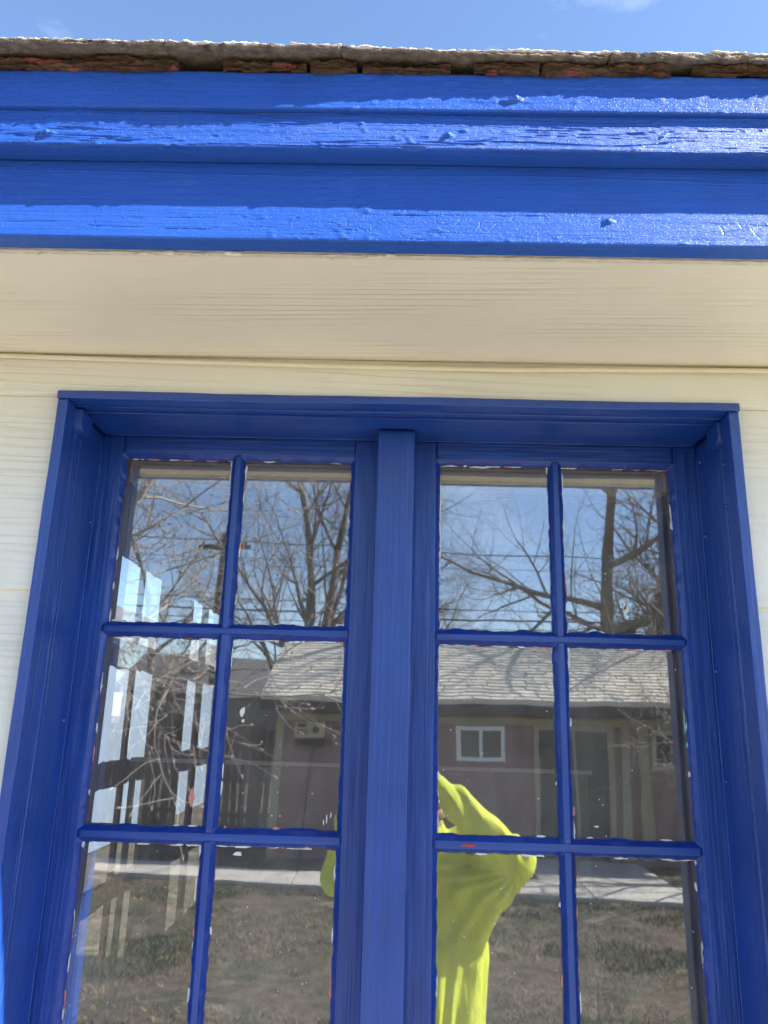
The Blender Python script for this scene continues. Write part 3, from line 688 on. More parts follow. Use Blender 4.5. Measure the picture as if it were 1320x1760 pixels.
# bits of chipped paint along a pane edge: thin, irregular, lying on the glass
def chips(x0, x1, z0, z1, seed, n):
    r = random.Random(seed); out = []
    for k in range(n):
        sd = r.choice('ltbrttl'); 
        if sd == 'l': x, z, w, h_ = x0 + .001, r.uniform(z0, z1), .0012 + r.random() * .0016, .003 + r.random() * .02
        elif sd == 'r': x, z, w, h_ = x1 - .001, r.uniform(z0, z1), .0010 + r.random() * .0014, .003 + r.random() * .02
        elif sd == 't': x, z, w, h_ = r.uniform(x0, x1), z1 - .0008, .003 + r.random() * .016, .0010 + r.random() * .0016
        else: x, z, w, h_ = r.uniform(x0, x1), z0 + .002, .002 + r.random() * .010, .0010 + r.random() * .0016
        out.append((x, z, w, h_))
    return out
def build_sash(name, cols, xl, xr, seed, label, full=True):
    cols = [(a * KG, b * KG) for a, b in cols]
    root = empty(name, (0, 1.62, Z(WB))); o3 = Vector(root.location)
    def add(o, parent=None):
        o.parent = parent or root; o.matrix_parent_inverse = Matrix.Translation(-o3); return o
    y0, y1 = 1.607, GY - .0006
    zt, zb = .5955, -1.105
    e = .0092
    sp = .0035 if full else .012
    zz = np.append(np.arange(Z(zb), Z(zt), .008 if full else .05), Z(zt))
    def vert(nm, a, b_, z_, s): add(sweep(nm, profile([(a, y0, sp), (a, y1, .02), (b_, y1, .03), (b_, y0, sp)], .0014), 'z', z_, soft(.0006, 10, 90, s), M_BZ, None))
    def horiz(nm, a, b_, x_, s): add(sweep(nm, profile([(y0, Z(a), .02), (y1, Z(a), .03), (y1, Z(b_), .02), (y0, Z(b_), sp)], .0014), 'x', x_, soft(.0006, 12, 90, s), M_BX, None))
    vert('stile', xl, cols[0][0] - e, zz, seed); vert('stile', cols[1][1] + e, xr, zz, seed + 1)
    hx_ = np.arange(cols[0][0] - e + .0003, cols[1][1] + e - .0003, .008 if full else .05); hx_ = np.append(hx_, cols[1][1] + e - .0003)
    horiz('rail', ROWS[0][1] + e, zt - .0008, hx_, seed + 2); horiz('rail', zb + .0008, ROWS[3][0] - e, hx_, seed + 3)
    for i in range(3): horiz('muntin', ROWS[i + 1][1] + e, ROWS[i][0] - e, hx_, seed + 4 + i)
    for i in range(4):
        z_ = np.append(np.arange(Z(ROWS[i][0] - e + .0003), Z(ROWS[i][1] + e - .0003), .008 if full else .05), Z(ROWS[i][1] + e - .0003))
        vert('muntin', cols[0][1] + e, cols[1][0] - e, z_, seed + 8 + i)
    # bare wood on the room side of the sash, one connected lattice
    xsn = [xl, cols[0][0] + .0005, cols[0][1] - .0005, cols[1][0] + .0005, cols[1][1] - .0005, xr]
    zsn = [zb]
    for a, b_ in reversed(ROWS): zsn += [a + .0005, b_ - .0005]
    zsn.append(zt)
    bm = bmesh.new(); vs = {}
    for i, x in enumerate(xsn):
        for j, z in enumerate(zsn):
            for q, y in enumerate((GY + .0042, GY + .015)): vs[i, j, q] = bm.verts.new((x, y, Z(z)))
    solid = lambda i, j: not (i in (1, 3) and j % 2 == 1)
    nx_, nz_ = len(xsn) - 1, len(zsn) - 1
    for i in range(nx_):
        for j in range(nz_):
            if not solid(i, j): continue
            bm.faces.new([vs[i, j, 0], vs[i + 1, j, 0], vs[i + 1, j + 1, 0], vs[i, j + 1, 0]]); bm.faces.new([vs[i, j, 1], vs[i, j + 1, 1], vs[i + 1, j + 1, 1], vs[i + 1, j, 1]])
            for (di, dj, a, b_) in ((-1, 0, (0, 0), (0, 1)), (1, 0, (1, 0), (1, 1)), (0, -1, (0, 0), (1, 0)), (0, 1, (0, 1), (1, 1))):
                ii, jj = i + di, j + dj
                if not (0 <= ii < nx_ and 0 <= jj < nz_) or not solid(ii, jj):
                    p, q = (i + a[0], j + a[1]), (i + b_[0], j + b_[1])
                    bm.faces.new([vs[p[0], p[1], 0], vs[q[0], q[1], 0], vs[q[0], q[1], 1], vs[p[0], p[1], 1]])
    bmesh.ops.recalc_face_normals(bm, faces=bm.faces)
    me = bpy.data.meshes.new('inner_frame'); bm.to_mesh(me); bm.free(); add(link_mesh('inner_frame', me, M_BROWN))
    r = random.Random(seed)
    for i, (za, zb_) in enumerate(ROWS):
        for j, (xa, xb) in enumerate(cols):
            add(ragged_ring(xa, xb, Z(za), Z(zb_), seed + i * 7.3 + j * 3.1, M_BEAD, 'glazing_bead', 1.0))
            gb = MB(); gb.box(xa - .006, xb + .006, 0, .003, Z(za) - .006, Z(zb_) + .006)
            cxx, czz = (xa + xb) / 2, Z((za + zb_) / 2)
            gb.v = [(v[0] - cxx, v[1], v[2] - czz) for v in gb.v]
            p = gb.build('pane', M_GLASS if full else M_GLASSC, None)
            p.location = (cxx - o3.x, GY - o3.y, czz - o3.z); p.parent = root
            if full: p.rotation_euler = (r.gauss(0, .0009), 0, r.gauss(0, .0011))
            if full and i < 3:
                for q, (x, z, w, h_) in enumerate(chips(xa, xb, za, zb_, int(seed * 10 + i * 5 + j), 17)):
                    f = flake('paint_fleck', x - cxx, Z(z) - czz, -.0006, w * 1.4, h_ * 1.4, M_WHITEC if q % 4 else (M_BROWN if q % 8 else M_PINKC), p, int(seed + q * 13 + i * 3 + j), .0012)
                sm = MB(); nsp = 26
                for q in range(nsp):
                    x = r.uniform(xa + .005, xb - .005) - cxx; z = Z(r.uniform(za + .005, zb_ - .005)) - czz; s_ = r.choice((.0005, .0006, .0008, .0013)); b0 = len(sm.v)
                    for k_ in range(5):
                        a_ = k_ * 1.2566; sm.v.append((x + math.cos(a_) * s_ * r.uniform(.6, 1.3), -.0012, z + math.sin(a_) * s_ * r.uniform(.6, 1.3)))
                    sm.v.append((x, -.0003, z)); 
                    sm.f.append(tuple(b0 + k_ for k_ in range(5)))
                    for k_ in range(5): sm.f.append((b0 + k_, b0 + 5, b0 + (k_ + 1) % 5))
                tag(sm.build('paint_specks', M_WHITEC, p), kind='stuff')
    tag(root, label, 'window sash'); return root
sashL = build_sash('window_sash', [(-.6145, -.3775), (-.3465, -.1085)], -.6612, -.0420, 3.0, 'blue multi-paned sash left of the centre post, white strips visible through it')
sashR = build_sash('window_sash', [(.0910, .3310), (.3620, .5995)], .0275, .6492, 60.0, 'blue multi-paned sash right of the centre post, yellow shirt mirrored in it')
for s_ in (sashL, sashR): s_['group'] = 'front window sashes'
# a few larger marks that the photograph shows on particular panes
def big_mark(sash, x, z, w, h_, mat, seed):
    o = flake('paint_fleck', x * KG, Z(z * KG), GY - .0006, w, h_, mat, None, seed, .0012); o.parent = sash; o.matrix_parent_inverse = Matrix.Translation(-Vector(sash.location))
for a in ((sashL, -.3145, .006, .0065, .016, M_WHITEC, 1), (sashL, -.311, -.012, .004, .006, M_WHITEC, 2), (sashL, -.4045, -.163, .008, .020, M_PINKC, 3), (sashL, -.305, -.266, .013, .005, M_WHITEC, 4),
          (sashR, .490, .236, .008, .012, M_WHITEC, 5), (sashR, .487, .246, .004, .012, M_WHITEC, 6), (sashR, .5965, .012, .003, .032, M_TEALC, 7), (sashR, .598, -.035, .004, .008, M_TEALC, 8),
          (sashR, .178, .5505, .030, .0028, M_WHITEC, 9), (sashR, .115, .5515, .022, .0022, M_WHITEC, 10), (sashR, .0925, .47, .0022, .05, M_WHITEC, 11), (sashR, .0922, .39, .002, .04, M_WHITEC, 12),
          (sashL, -.344, .525, .0022, .022, M_WHITEC, 13), (sashL, -.615, .05, .002, .04, M_WHITEC, 14), (sashL, -.381, -.33, .003, .03, M_WHITEC, 15), (sashR, .408, -.196, .006, .003, M_WHITEC, 16),
          (sashL, -.130, -.196, .002, .012, M_WHITEC, 17), (sashL, -.122, -.190, .0016, .009, M_WHITEC, 19), (sashL, -.136, -.204, .0018, .006, M_WHITEC, 20), (sashR, .5955, -.30, .003, .012, M_WHITEC, 18)):
    big_mark(*a)
o = flake('paint_chip', .148, Z(-.2325), 1.6065, .020, .0035, M_REDC, None, 44, .0008); o.parent = sashR; o.matrix_parent_inverse = Matrix.Translation(-Vector(sashR.location)); o['label'] = 'red paint showing through the blue'

# ================================================================== ROOM BEHIND THE GLASS
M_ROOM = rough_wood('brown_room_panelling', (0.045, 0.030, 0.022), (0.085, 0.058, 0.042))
RX0, RX1, RY1 = -.90, 2.75, 5.2
def struct(name, boxes, mat, label):
    mb = MB()
    for b_ in boxes: mb.box(*b_)
    return tag(mb.build(name, mat), label, kind='structure')
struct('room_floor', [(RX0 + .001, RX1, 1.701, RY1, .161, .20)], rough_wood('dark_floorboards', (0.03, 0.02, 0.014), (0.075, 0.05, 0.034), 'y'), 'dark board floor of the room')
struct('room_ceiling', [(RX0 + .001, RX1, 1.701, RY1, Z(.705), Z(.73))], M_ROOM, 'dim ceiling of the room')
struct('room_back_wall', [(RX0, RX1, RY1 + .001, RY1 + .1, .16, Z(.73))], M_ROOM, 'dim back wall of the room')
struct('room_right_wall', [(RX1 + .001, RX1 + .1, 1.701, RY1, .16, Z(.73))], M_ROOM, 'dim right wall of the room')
lwr = empty('glazed_partition', (RX0, 3.2, .16)); tag(lwr, 'brown wooden partition with tall pale panes inside the room, at the left', 'partition')
PC = [(2.44, 2.665), (2.695, 2.925), (3.38, 3.58), (3.66, 3.93)]
PR = [(-.86, -.577), (-.53, -.222), (-.168, .15), (.195, .50)]
T0, T1 = -.007, .007
def lpart(name, y0, y1, z0, z1, mat=M_BROWN, t0=T0, t1=T1, bev=.001):
    q = MB(); q.box(t0, t1, y0 - 3.2, y1 - 3.2, z0 - .16, z1 - .16); return q.build(name, mat, lwr, bev)
ys_ = [1.702] + [v for c in PC for v in c] + [RY1]
for i in range(0, len(ys_), 2): lpart('upright', ys_[i] + .0002, ys_[i + 1] - .0002, .16, Z(.729), M_BROWN if 0 < i < 8 else M_ROOM)
for (a_, b_) in PC:
    zz_ = [.16] + [Z(v) for r_ in PR for v in r_] + [Z(.729)]
    for i in range(0, len(zz_), 2): lpart('crossbar', a_, b_, zz_[i], zz_[i + 1], M_BROWN, T0 + .001, T1 - .001, 0)
    for (c_, d_) in PR:
        pn = lpart('pane', a_, b_, Z(c_), Z(d_), M_GLASSC, -.0015, .0015, 0)
        for zc_, sg in ((d_, -1), (c_, 1)):      # ragged blue overspray along the ends of each pane
            r_ = random.Random(int(a_ * 100 + zc_ * 1000)); n_ = 26; q = MB(); u_ = r_.random() * 40
            top = [(a_ + (b_ - a_) * k_ / n_ - 3.2, Z(zc_) - .16) for k_ in range(n_ + 1)]; low = [(p[0], p[1] + sg * (.012 + .010 * float(fbm(p[0] * 14 + u_, u_, 3)) + r_.uniform(0, .004))) for p in top]
            q.v = [(.0022, p[0], p[1]) for p in top] + [(.0022, p[0], p[1]) for p in low] + [(.0016, p[0], p[1]) for p in top] + [(.0016, p[0], p[1]) for p in low]; m_ = n_ + 1
            for k_ in range(n_): q.f += [(k_, k_ + 1, m_ + k_ + 1, m_ + k_), (2 * m_ + k_, 3 * m_ + k_, 3 * m_ + k_ + 1, 2 * m_ + k_ + 1), (m_ + k_, m_ + k_ + 1, 3 * m_ + k_ + 1, 3 * m_ + k_)]
            q.build('paint_smear', M_BEAD, pn)
# grey board leaning in the room, with a pale rail along its top
bd = empty('grey_board', (0.03, 1.93, .2)); tag(bd, 'tall grey board with a pale top rail standing behind the panes', 'board')
M_GREYB = mottled('grey_board_face', [(0.3, (0.105, 0.10, 0.092)), (0.7, (0.15, 0.145, 0.135))], 5, 0.7, 0.1, 0.002)
q = MB(); q.box(-.385, .43, -.008, .012, 0, 1.735); q.build('panel', M_GREYB, bd, .002)
q = MB(); q.box(-.655, .44, -.016, .014, 1.7355, 1.7445); q.build('top_rail', plain('pale_rail', (0.50, 0.48, 0.44), 0.5), bd, .002)
q = MB(); q.box(-.655, -.645, -.012, .010, 0, 1.735); q.build('post', M_GREYB, bd, .002)
vl = empty('wooden_valance', (0, 1.716, Z(.51))); tag(vl, 'olive brown wooden valance behind the tops of the upper panes', 'valance')
q = MB(); q.box(-.606, .600, 0, .016, 0, .085); q.build('board', rough_wood('olive_valance_wood', (0.56, 0.51, 0.38), (0.68, 0.62, 0.48), 'x', 0.6), vl, .002)
q = MB(); q.box(-.606, .600, -.006, .022, -.009, -.0005); q.build('lower_edge', rough_wood('dark_valance_edge', (0.16, 0.14, 0.10), (0.22, 0.19, 0.14), 'x', 0.6), vl, .002)
# blind brackets high inside both outer corners
M_BRK = plain('yellowed_cream_metal', (0.62, 0.52, 0.28), 0.4)
def bracket(loc, sx, lab):
    r = empty('blind_bracket', loc); tag(r, lab, 'bracket', 'blind brackets')
    q = MB(); q.box(-.0015, .0015, 0, .045, -.052, .0); q.build('side_plate', M_BRK, r, .0005)
    q = MB(); q.box(0.0016, .024, .0, .043, -.003, -.0006) if sx > 0 else q.box(-.024, -.0016, .0, .043, -.003, -.0006); q.build('top_flange', M_BRK, r, .0004)
    q = MB(); q.box(0.0016, .020, .0, .030, -.052, -.0495) if sx > 0 else q.box(-.020, -.0016, .0, .030, -.052, -.0495); q.build('lower_lip', M_BRK, r, .0004)
    q = MB(); q.box(-.0035, -.0016, .012, .032, -.040, -.012) if sx < 0 else q.box(.0016, .0035, .012, .032, -.040, -.012); q.build('slot_plate', plain('dull_brass', (0.30, 0.24, 0.11), 0.4), r)
bracket((-.6195, 1.680, Z(.5635)), 1, 'cream blind bracket behind the upper left corner pane')
bracket((.6050, 1.680, Z(.5635)), -1, 'cream blind bracket behind the upper right corner pane')

# white neighbouring garage beyond the side window
ng = empty('garage', (-6.5, 8.5, 0)); tag(ng, 'pale blue-grey garage seen through the panes of the room partition', 'garage')
M_WHS = plain('pale_blue_garage_paint', (0.20, 0.25, 0.32), 0.6, 0, 0.06, 3)
q = MB(); q.box(-2, 1.999, -5.9, 21.9, 0, 3.08); q.build('wall', M_WHS, ng)
q = MB(); q.hexa([(-2.4, -6.3, 3.09), (2.4, -6.3, 3.09), (2.4, 22.3, 3.09), (-2.4, 22.3, 3.09), (-.1, -6.3, 4.4), (.1, -6.3, 4.4), (.1, 22.3, 4.4), (-.1, 22.3, 4.4)]); q.build('roof', plain('grey_roofing', (0.16, 0.155, 0.15), 0.9), ng)

# ================================================================== SHED ACROSS THE YARD (seen mirrored in the panes)
shed = empty('shed', (0, -9.2, 0)); tag(shed, 'low dull red shed with pale shingle roof mirrored in the panes', 'shed')
M_SHRED = mottled('faded_red_stucco', [(0.3, (0.23, 0.135, 0.125)), (0.7, (0.30, 0.185, 0.17))], 4, 0.85, 0.3, 0.004)
M_TRIM = plain('ochre_trim', (0.36, 0.31, 0.19), 0.6, 0, 0.12, 6)
M_WTRIM = plain('white_window_trim', (0.84, 0.84, 0.82), 0.5, 0, 0.05, 6)
M_DGLASS = plain('dark_shed_glass', (0.045, 0.048, 0.05), 0.08, 0, 0.1, 3, 0.02)
M_SHROOF = mottled('pale_asphalt_tab', [(0.3, (0.60, 0.545, 0.44)), (0.7, (0.76, 0.70, 0.58))], 26, 0.95, 0.5, 0.004, scl=(1, 1, 1))
q = MB(); q.box(-1.79, 6.2, -4.4, 0, 0.0, 2.28); q.build('wall', M_SHRED, shed)
EY, EZ, RYs, RZ = .35, 2.36, -2.22, 3.43
q = MB(); q.hexa([(-2.05, RYs, RZ - .05), (6.5, RYs, RZ - .05), (6.5, EY, EZ - .05), (-2.05, EY, EZ - .05), (-2.05, RYs, RZ), (6.5, RYs, RZ), (6.5, EY, EZ), (-2.05, EY, EZ)]); rfs = q.build('roof', M_SHROOF, shed)
q = MB(); q.hexa([(-2.05, -4.8, EZ - .05), (6.5, -4.8, EZ - .05), (6.5, RYs - .001, RZ - .05), (-2.05, RYs - .001, RZ - .05), (-2.05, -4.8, EZ), (6.5, -4.8, EZ), (6.5, RYs - .001, RZ), (-2.05, RYs - .001, RZ)]); q.build('roof', M_SHROOF, shed)
q = MB(); q.v = [(-1.785, 0, 2.28), (-1.785, -4.4, 2.28), (-1.785, -2.2, 3.36), (-1.70, 0, 2.28), (-1.70, -4.4, 2.28), (-1.70, -2.2, 3.36)]; q.f = [(0, 1, 2), (3, 5, 4), (0, 2, 5, 3), (1, 4, 5, 2), (0, 3, 4, 1)]; q.build('gable', M_SHRED, shed)
q = MB(); r = random.Random(8); slx = (EY - RYs); slz = (EZ - RZ)
nr = 19
for i in range(nr):
    f0, f1 = i / nr, (i + 1) / nr
    x = -2.05 - r.random() * .25
    while x < 6.5:
        w = r.uniform(.25, .42); a, b_ = max(x, -2.06), min(x + w - .026, 6.51)
        if b_ > a + .02:
            j = r.uniform(0, .012); th = r.uniform(.022, .036)
            ya, yb = RYs + slx * f0, RYs + slx * f1 + j; za, zb2 = RZ + slz * f0, RZ + slz * f1 - j * .4
            q.hexa([(a, ya, za + .002), (b_, ya, za + .002), (b_, yb, zb2 + .002), (a, yb, zb2 + .002), (a, ya, za + .006), (b_, ya, za + .006), (b_, yb, zb2 + th), (a, yb, zb2 + th)])
        x += w
tg = q.build('roof_tabs', M_SHROOF, rfs); tag(tg, kind='stuff')
q = MB(); q.box(-2.05, 6.5, EY - .03, EY - .001, EZ - .20, EZ - .055); q.build('eave_board', plain('dark_eave', (0.07, 0.055, 0.05), 0.7), shed)
q = MB(); q.box(-1.80, 6.2, .001, .03, 2.02, 2.13); q.build('frieze', M_TRIM, shed)
q = MB(); q.box(-1.82, -1.70, .001, .035, 0.0, 2.019); q.build('corner_trim', M_TRIM, shed)
for x0, x1, z0, z1 in ((2.16, 2.24, .1, 2.019), (3.24, 3.34, .1, 2.019), (3.46, 3.58, .1, 2.019), (3.72, 3.88, .1, 2.019), (2.241, 3.239, 1.95, 2.019)):
    q = MB(); q.box(x0, x1, .001, .05, z0, z1); q.build('door_trim', M_TRIM, shed)
q = MB(); q.box(2.245, 3.235, .002, .02, .1, 1.945); dr = q.build('sliding_door', M_DGLASS, shed)
q = MB(); q.box(2.72, 2.76, .0205, .04, .1, 1.945); q.build('door_stile', M_TRIM, dr)
def shed_window(x0, x1, z0, z1, mt):
    w_ = MB(); w_.box(x0 + .06, x1 - .06, .002, .012, z0 + .06, z1 - .06); ww = w_.build('window', M_DGLASS, shed)
    for b_ in ((x0, x1, z0, z0 + .06), (x0, x1, z1 - .06, z1), (x0, x0 + .06, z0 + .061, z1 - .061), (x1 - .06, x1, z0 + .061, z1 - .061)):
        q = MB(); q.box(b_[0], b_[1], .001, .045, b_[2], b_[3]); q.build('window_frame', mt, ww)
    q = MB(); q.box((x0 + x1) / 2 - .025, (x0 + x1) / 2 + .025, .0125, .03, z0 + .061, z1 - .061); q.build('window_bar', mt, ww)
shed_window(.96, 1.72, 1.48, 2.0, M_WTRIM); shed_window(3.93, 4.72, 1.40, 1.99, plain('pale_window_trim', (0.46, 0.44, 0.36), 0.5))
# control box fixed to the shed wall
bx_ = empty('control_box', (-1.28, -9.195, 1.66)); tag(bx_, 'beige control box with dials on the shed wall, trailing a cable', 'control box')
M_BEI = plain('beige_box', (0.50, 0.42, 0.24), 0.5); M_DRK = plain('dark_box_plastic', (0.03, 0.026, 0.024), 0.5)
q = MB(); q.box(-.225, .225, .006, .10, .11, .34); fc = q.build('face_plate', M_BEI, bx_, .008)
q = MB(); q.box(-.225, .225, .006, .09, 0, .1095); q.build('lower_cover', M_DRK, bx_, .008)
q = MB(); q.tube([(.08, .1, .23), (.08, .125, .23)], [.055, .05], 14); q.build('dial', M_DRK, fc)
for i in range(2):
    for j in range(3):
        q = MB(); q.box(-.19 + j * .055, -.155 + j * .055, .1005, .108, .17 + i * .045, .195 + i * .045); q.build('button', M_DRK, fc)
q = MB(); q.box(-.19, -.06, .1005, .105, .27, .32); q.build('display', M_DRK, fc)
q = MB(); q.tube([(.06, .05, .0), (.05, .06, -.25), (-.02, .06, -.7), (-.06, .08, -1.2), (-.03, .10, -1.62)], .012, 6); q.build('cable', M_DRK, bx_)

# ================================================================== FENCES, POLE, WIRES, FAR HOUSE
def fence(name, p, q_, h_, pitch, w, mat, label, gap_top=0.0, seed=1):
    root = empty(name, (p[0], p[1], 0), math.atan2(q_[1] - p[1], q_[0] - p[0])); L_ = math.dist(p, q_); r = random.Random(seed)
    tag(root, label, 'fence')
    mb = MB(); mb.box(-w / 2, w / 2, -.009, .009, .03, h_); base = mb.mesh('picket'); base.materials.append(mat)
    n = int(L_ / pitch)
    for i in range(n):
        o = bpy.data.objects.new('picket', base); COL.objects.link(o); o.parent = root; o.location = (pitch * (i + .5), 0, r.uniform(-.02, .01)); o.rotation_euler = (0, r.gauss(0, .006), 0)
    for z in (.35, h_ - .3):
        mb = MB(); mb.box(0, L_, .010, .05, z, z + .09); mb.build('rail', mat, root)
    for i in range(int(L_ / 2.4) + 1):
        mb = MB(); mb.box(i * 2.4 - .045, i * 2.4 + .045, .051, .14, 0, h_ + .05); mb.build('post', mat, root)
    return root
M_FDARK = rough_wood('dark_red_fence_wood', (0.045, 0.022, 0.018), (0.10, 0.05, 0.038))
M_FTAN = rough_wood('weathered_tan_fence_wood', (0.24, 0.14, 0.07), (0.42, 0.27, 0.15))
fence('picket_fence', (-7.2, -11.0), (-1.9, -11.0), 1.85, .15, .115, M_FDARK, 'dark red-brown picket fence beside the shed', seed=3)
fence('picket_fence', (-6.4, -3.5), (-6.4, -10.9), 1.75, .15, .135, M_FTAN, 'tan weathered board fence along the side of the yard', seed=4)
pole = empty('utility_pole', (-5.8, -21.7, 0)); tag(pole, 'dark utility pole with a crossarm behind the left panes reflection', 'utility pole')
M_POLE = rough_wood('pole_wood', (0.05, 0.035, 0.025), (0.10, 0.075, 0.055))
q = MB(); q.tube([(0, 0, 0), (0.05, 0, 4), (.1, 0, 7.9)], [.15, .13, .10], 10); q.build('shaft', M_POLE, pole)
q = MB(); q.box(-.75, .95, -.06, .06, 7.35, 7.49); q.build('crossarm', M_POLE, pole)
for x in (-.6, .8):
    q = MB(); q.tube([(x, 0, 7.49), (x, 0, 7.62)], [.035, .05], 8); q.build('insulator', M_DRK, pole)
M_WIRE = plain('black_wire', (0.02, 0.02, 0.02), 0.6)
for i, (za, zb2, yo, rr, lb) in enumerate(((7.66, 7.3, 0, .020, 'highest'), (7.1, 6.9, -.1, .010, 'second highest'), (5.72, 5.5, -.15, .018, 'third highest'), (5.35, 5.2, -.15, .032, 'thick lower'), (5.05, 4.9, -.15, .014, 'lowest'))):
    xs = np.linspace(-26, 26, 50); 
    q = MB(); q.tube([(x, -21.7 + yo, za + (zb2 - za) * (x + 6) / 16 + .0014 * (x * x) - .05) for x in xs], rr, 5)
    tag(q.build('power_line', M_WIRE), lb + ' dark power line crossing the mirrored sky', 'power line', 'power lines over the yard')
fh = empty('far_house', (-6.2, -27, 0)); tag(fh, 'distant house with grey gable roof beyond the fence', 'house')
q = MB(); q.box(-3.2, 3.2, -3, 3, 0, 2.7); q.build('wall', plain('taupe_wall', (0.20, 0.17, 0.15), 0.8), fh)
q = MB(); q.v = [(-3.6, 3.4, 2.7), (3.6, 3.4, 2.7), (3.6, -3.4, 2.7), (-3.6, -3.4, 2.7), (-3.6, 0, 4.2), (3.6, 0, 4.2)]; q.f = [(0, 1, 5, 4), (2, 3, 4, 5), (0, 4, 3), (1, 2, 5), (0, 3, 2, 1)]; q.build('roof', plain('grey_roof', (0.13, 0.13, 0.13), 0.9), fh)
for x in (-1.6, 1.4):
    q = MB(); q.box(x - .5, x + .5, 3.001, 3.05, 1.0, 2.0); q.build('window', M_DGLASS, fh)

# ================================================================== BARE TREES
def tree(name, loc, seed, height, r0, mat, label, levels=5, stems=1, spread=0.55, up=0.25, nkids=(4, 6), lean=(0, 0), buds=False, first=0.25, minr=.004, twist=.28):
    r = random.Random(seed); trunk, crown = MB(), MB(); cnt = [0]
    def rv(s=1.0): return Vector((r.gauss(0, s), r.gauss(0, s), r.gauss(0, s)))
    def grow(p, d, L_, rad_, lev):
        n = 6 if lev < 2 else (5 if lev == 2 else 4)
        pts, rs = [p.copy()], [rad_]; q = p.copy(); dd = d.copy()
        end = max(minr * .6, rad_ * (.38 if lev else .45))
        for i in range(n):
            dd = (dd + rv(twist / math.sqrt(n) * (1.0 if lev else .4)) + Vector((0, 0, up / n))).normalized()
            q = q + dd * (L_ / n); pts.append(q.copy()); rs.append(rad_ + (end - rad_) * (i + 1) / n)
        tgt = trunk if lev == 0 else crown
        tgt.tube(pts, rs, 9 if lev == 0 else (6 if lev == 1 else (4 if lev == 2 else 3)), caps=(lev < 2))
        cnt[0] += 1
        if buds and lev >= levels - 2:
            b0 = len(crown.v); e = pts[-1]; crown.tube([e, e + dd * .012, e + dd * .03, e + dd * .042], [.004, .008, .006, .001], 5)
        if lev >= levels - 1: return
        k = r.randint(*nkids) + (2 if lev == 0 else 0)
        for c in range(k):
            t = first + (1 - first) * (c + r.random()) / k if lev == 0 else .22 + .78 * (c + r.random()) / k
            t = min(t, .99); i = min(int(t * n), n - 1); f = t * n - i
            pp = pts[i].lerp(pts[i + 1], f); base = (pts[i + 1] - pts[i]).normalized()
            side = rv().cross(base); 
            if side.length < 1e-3: continue
            side.normalize()
            nd = (base * (1 - spread) + side * spread * r.uniform(.8, 1.4)).normalized()
            rr = max(minr, (rs[i] + (rs[i + 1] - rs[i]) * f) * r.uniform(.45, .68))
            grow(pp, nd, L_ * r.uniform(.42, .66), rr, lev + 1)
        grow(pts[-1], dd, L_ * .6, max(minr, end), lev + 1)
    for s in range(stems):
        a = r.uniform(0, 6.28); d = Vector((lean[0] + (math.cos(a) * .35 if stems > 1 else 0), lean[1] + (math.sin(a) * .2 if stems > 1 else 0), 1)).normalized()
        grow(Vector((.12 * math.cos(a) if stems > 1 else 0, .12 * math.sin(a) if stems > 1 else 0, -.05)), d, height * .55, r0, 0)
    root = empty(name, loc); tag(root, label, 'tree', 'bare winter trees')
    trunk.build('trunk', mat, root, fix=False, smooth=True); crown.build('crown', mat, root, fix=False, smooth=True)
    return root
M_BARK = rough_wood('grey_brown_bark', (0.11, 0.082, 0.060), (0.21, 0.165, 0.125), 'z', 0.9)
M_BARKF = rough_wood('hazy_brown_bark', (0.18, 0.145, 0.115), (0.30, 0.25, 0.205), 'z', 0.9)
M_BARKL = rough_wood('pale_grey_bark', (0.26, 0.215, 0.17), (0.48, 0.41, 0.34), 'z', 0.8)
tree('bare_tree', (-2.4, -19.5, 0), 4, 12.5, .22, M_BARK, 'tall twin-stemmed bare tree mirrored in the second upper pane', 5, 2, .5, .35, (4, 6))
tree('bare_tree', (5.6, -16.0, 0), 21, 11.5, .30, M_BARK, 'large spreading bare tree mirrored in the upper right pane', 5, 2, .62, .15, (4, 6), first=.2)
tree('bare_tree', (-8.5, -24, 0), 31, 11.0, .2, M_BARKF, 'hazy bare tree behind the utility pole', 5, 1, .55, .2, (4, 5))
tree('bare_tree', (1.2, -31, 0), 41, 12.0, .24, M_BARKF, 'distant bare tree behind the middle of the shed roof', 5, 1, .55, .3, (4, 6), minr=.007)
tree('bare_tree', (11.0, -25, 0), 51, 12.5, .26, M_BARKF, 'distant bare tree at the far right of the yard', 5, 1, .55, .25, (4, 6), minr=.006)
tree('bare_tree', (-4.35, -3.7, 0), 66, 6.6, .07, M_BARKL, 'pale barked budding tree close to the window, at the left', 5, 2, .62, .06, (4, 5), lean=(.16, .05), buds=True, minr=.0045, first=.42)
tree('bare_tree', (5.2, -8.0, 0), 77, 4.4, .07, M_BARKL, 'small pale budding tree in front of the shed at the right', 5, 1, .62, .02, (4, 5), lean=(-.25, 0), buds=True, minr=.004, first=.3)

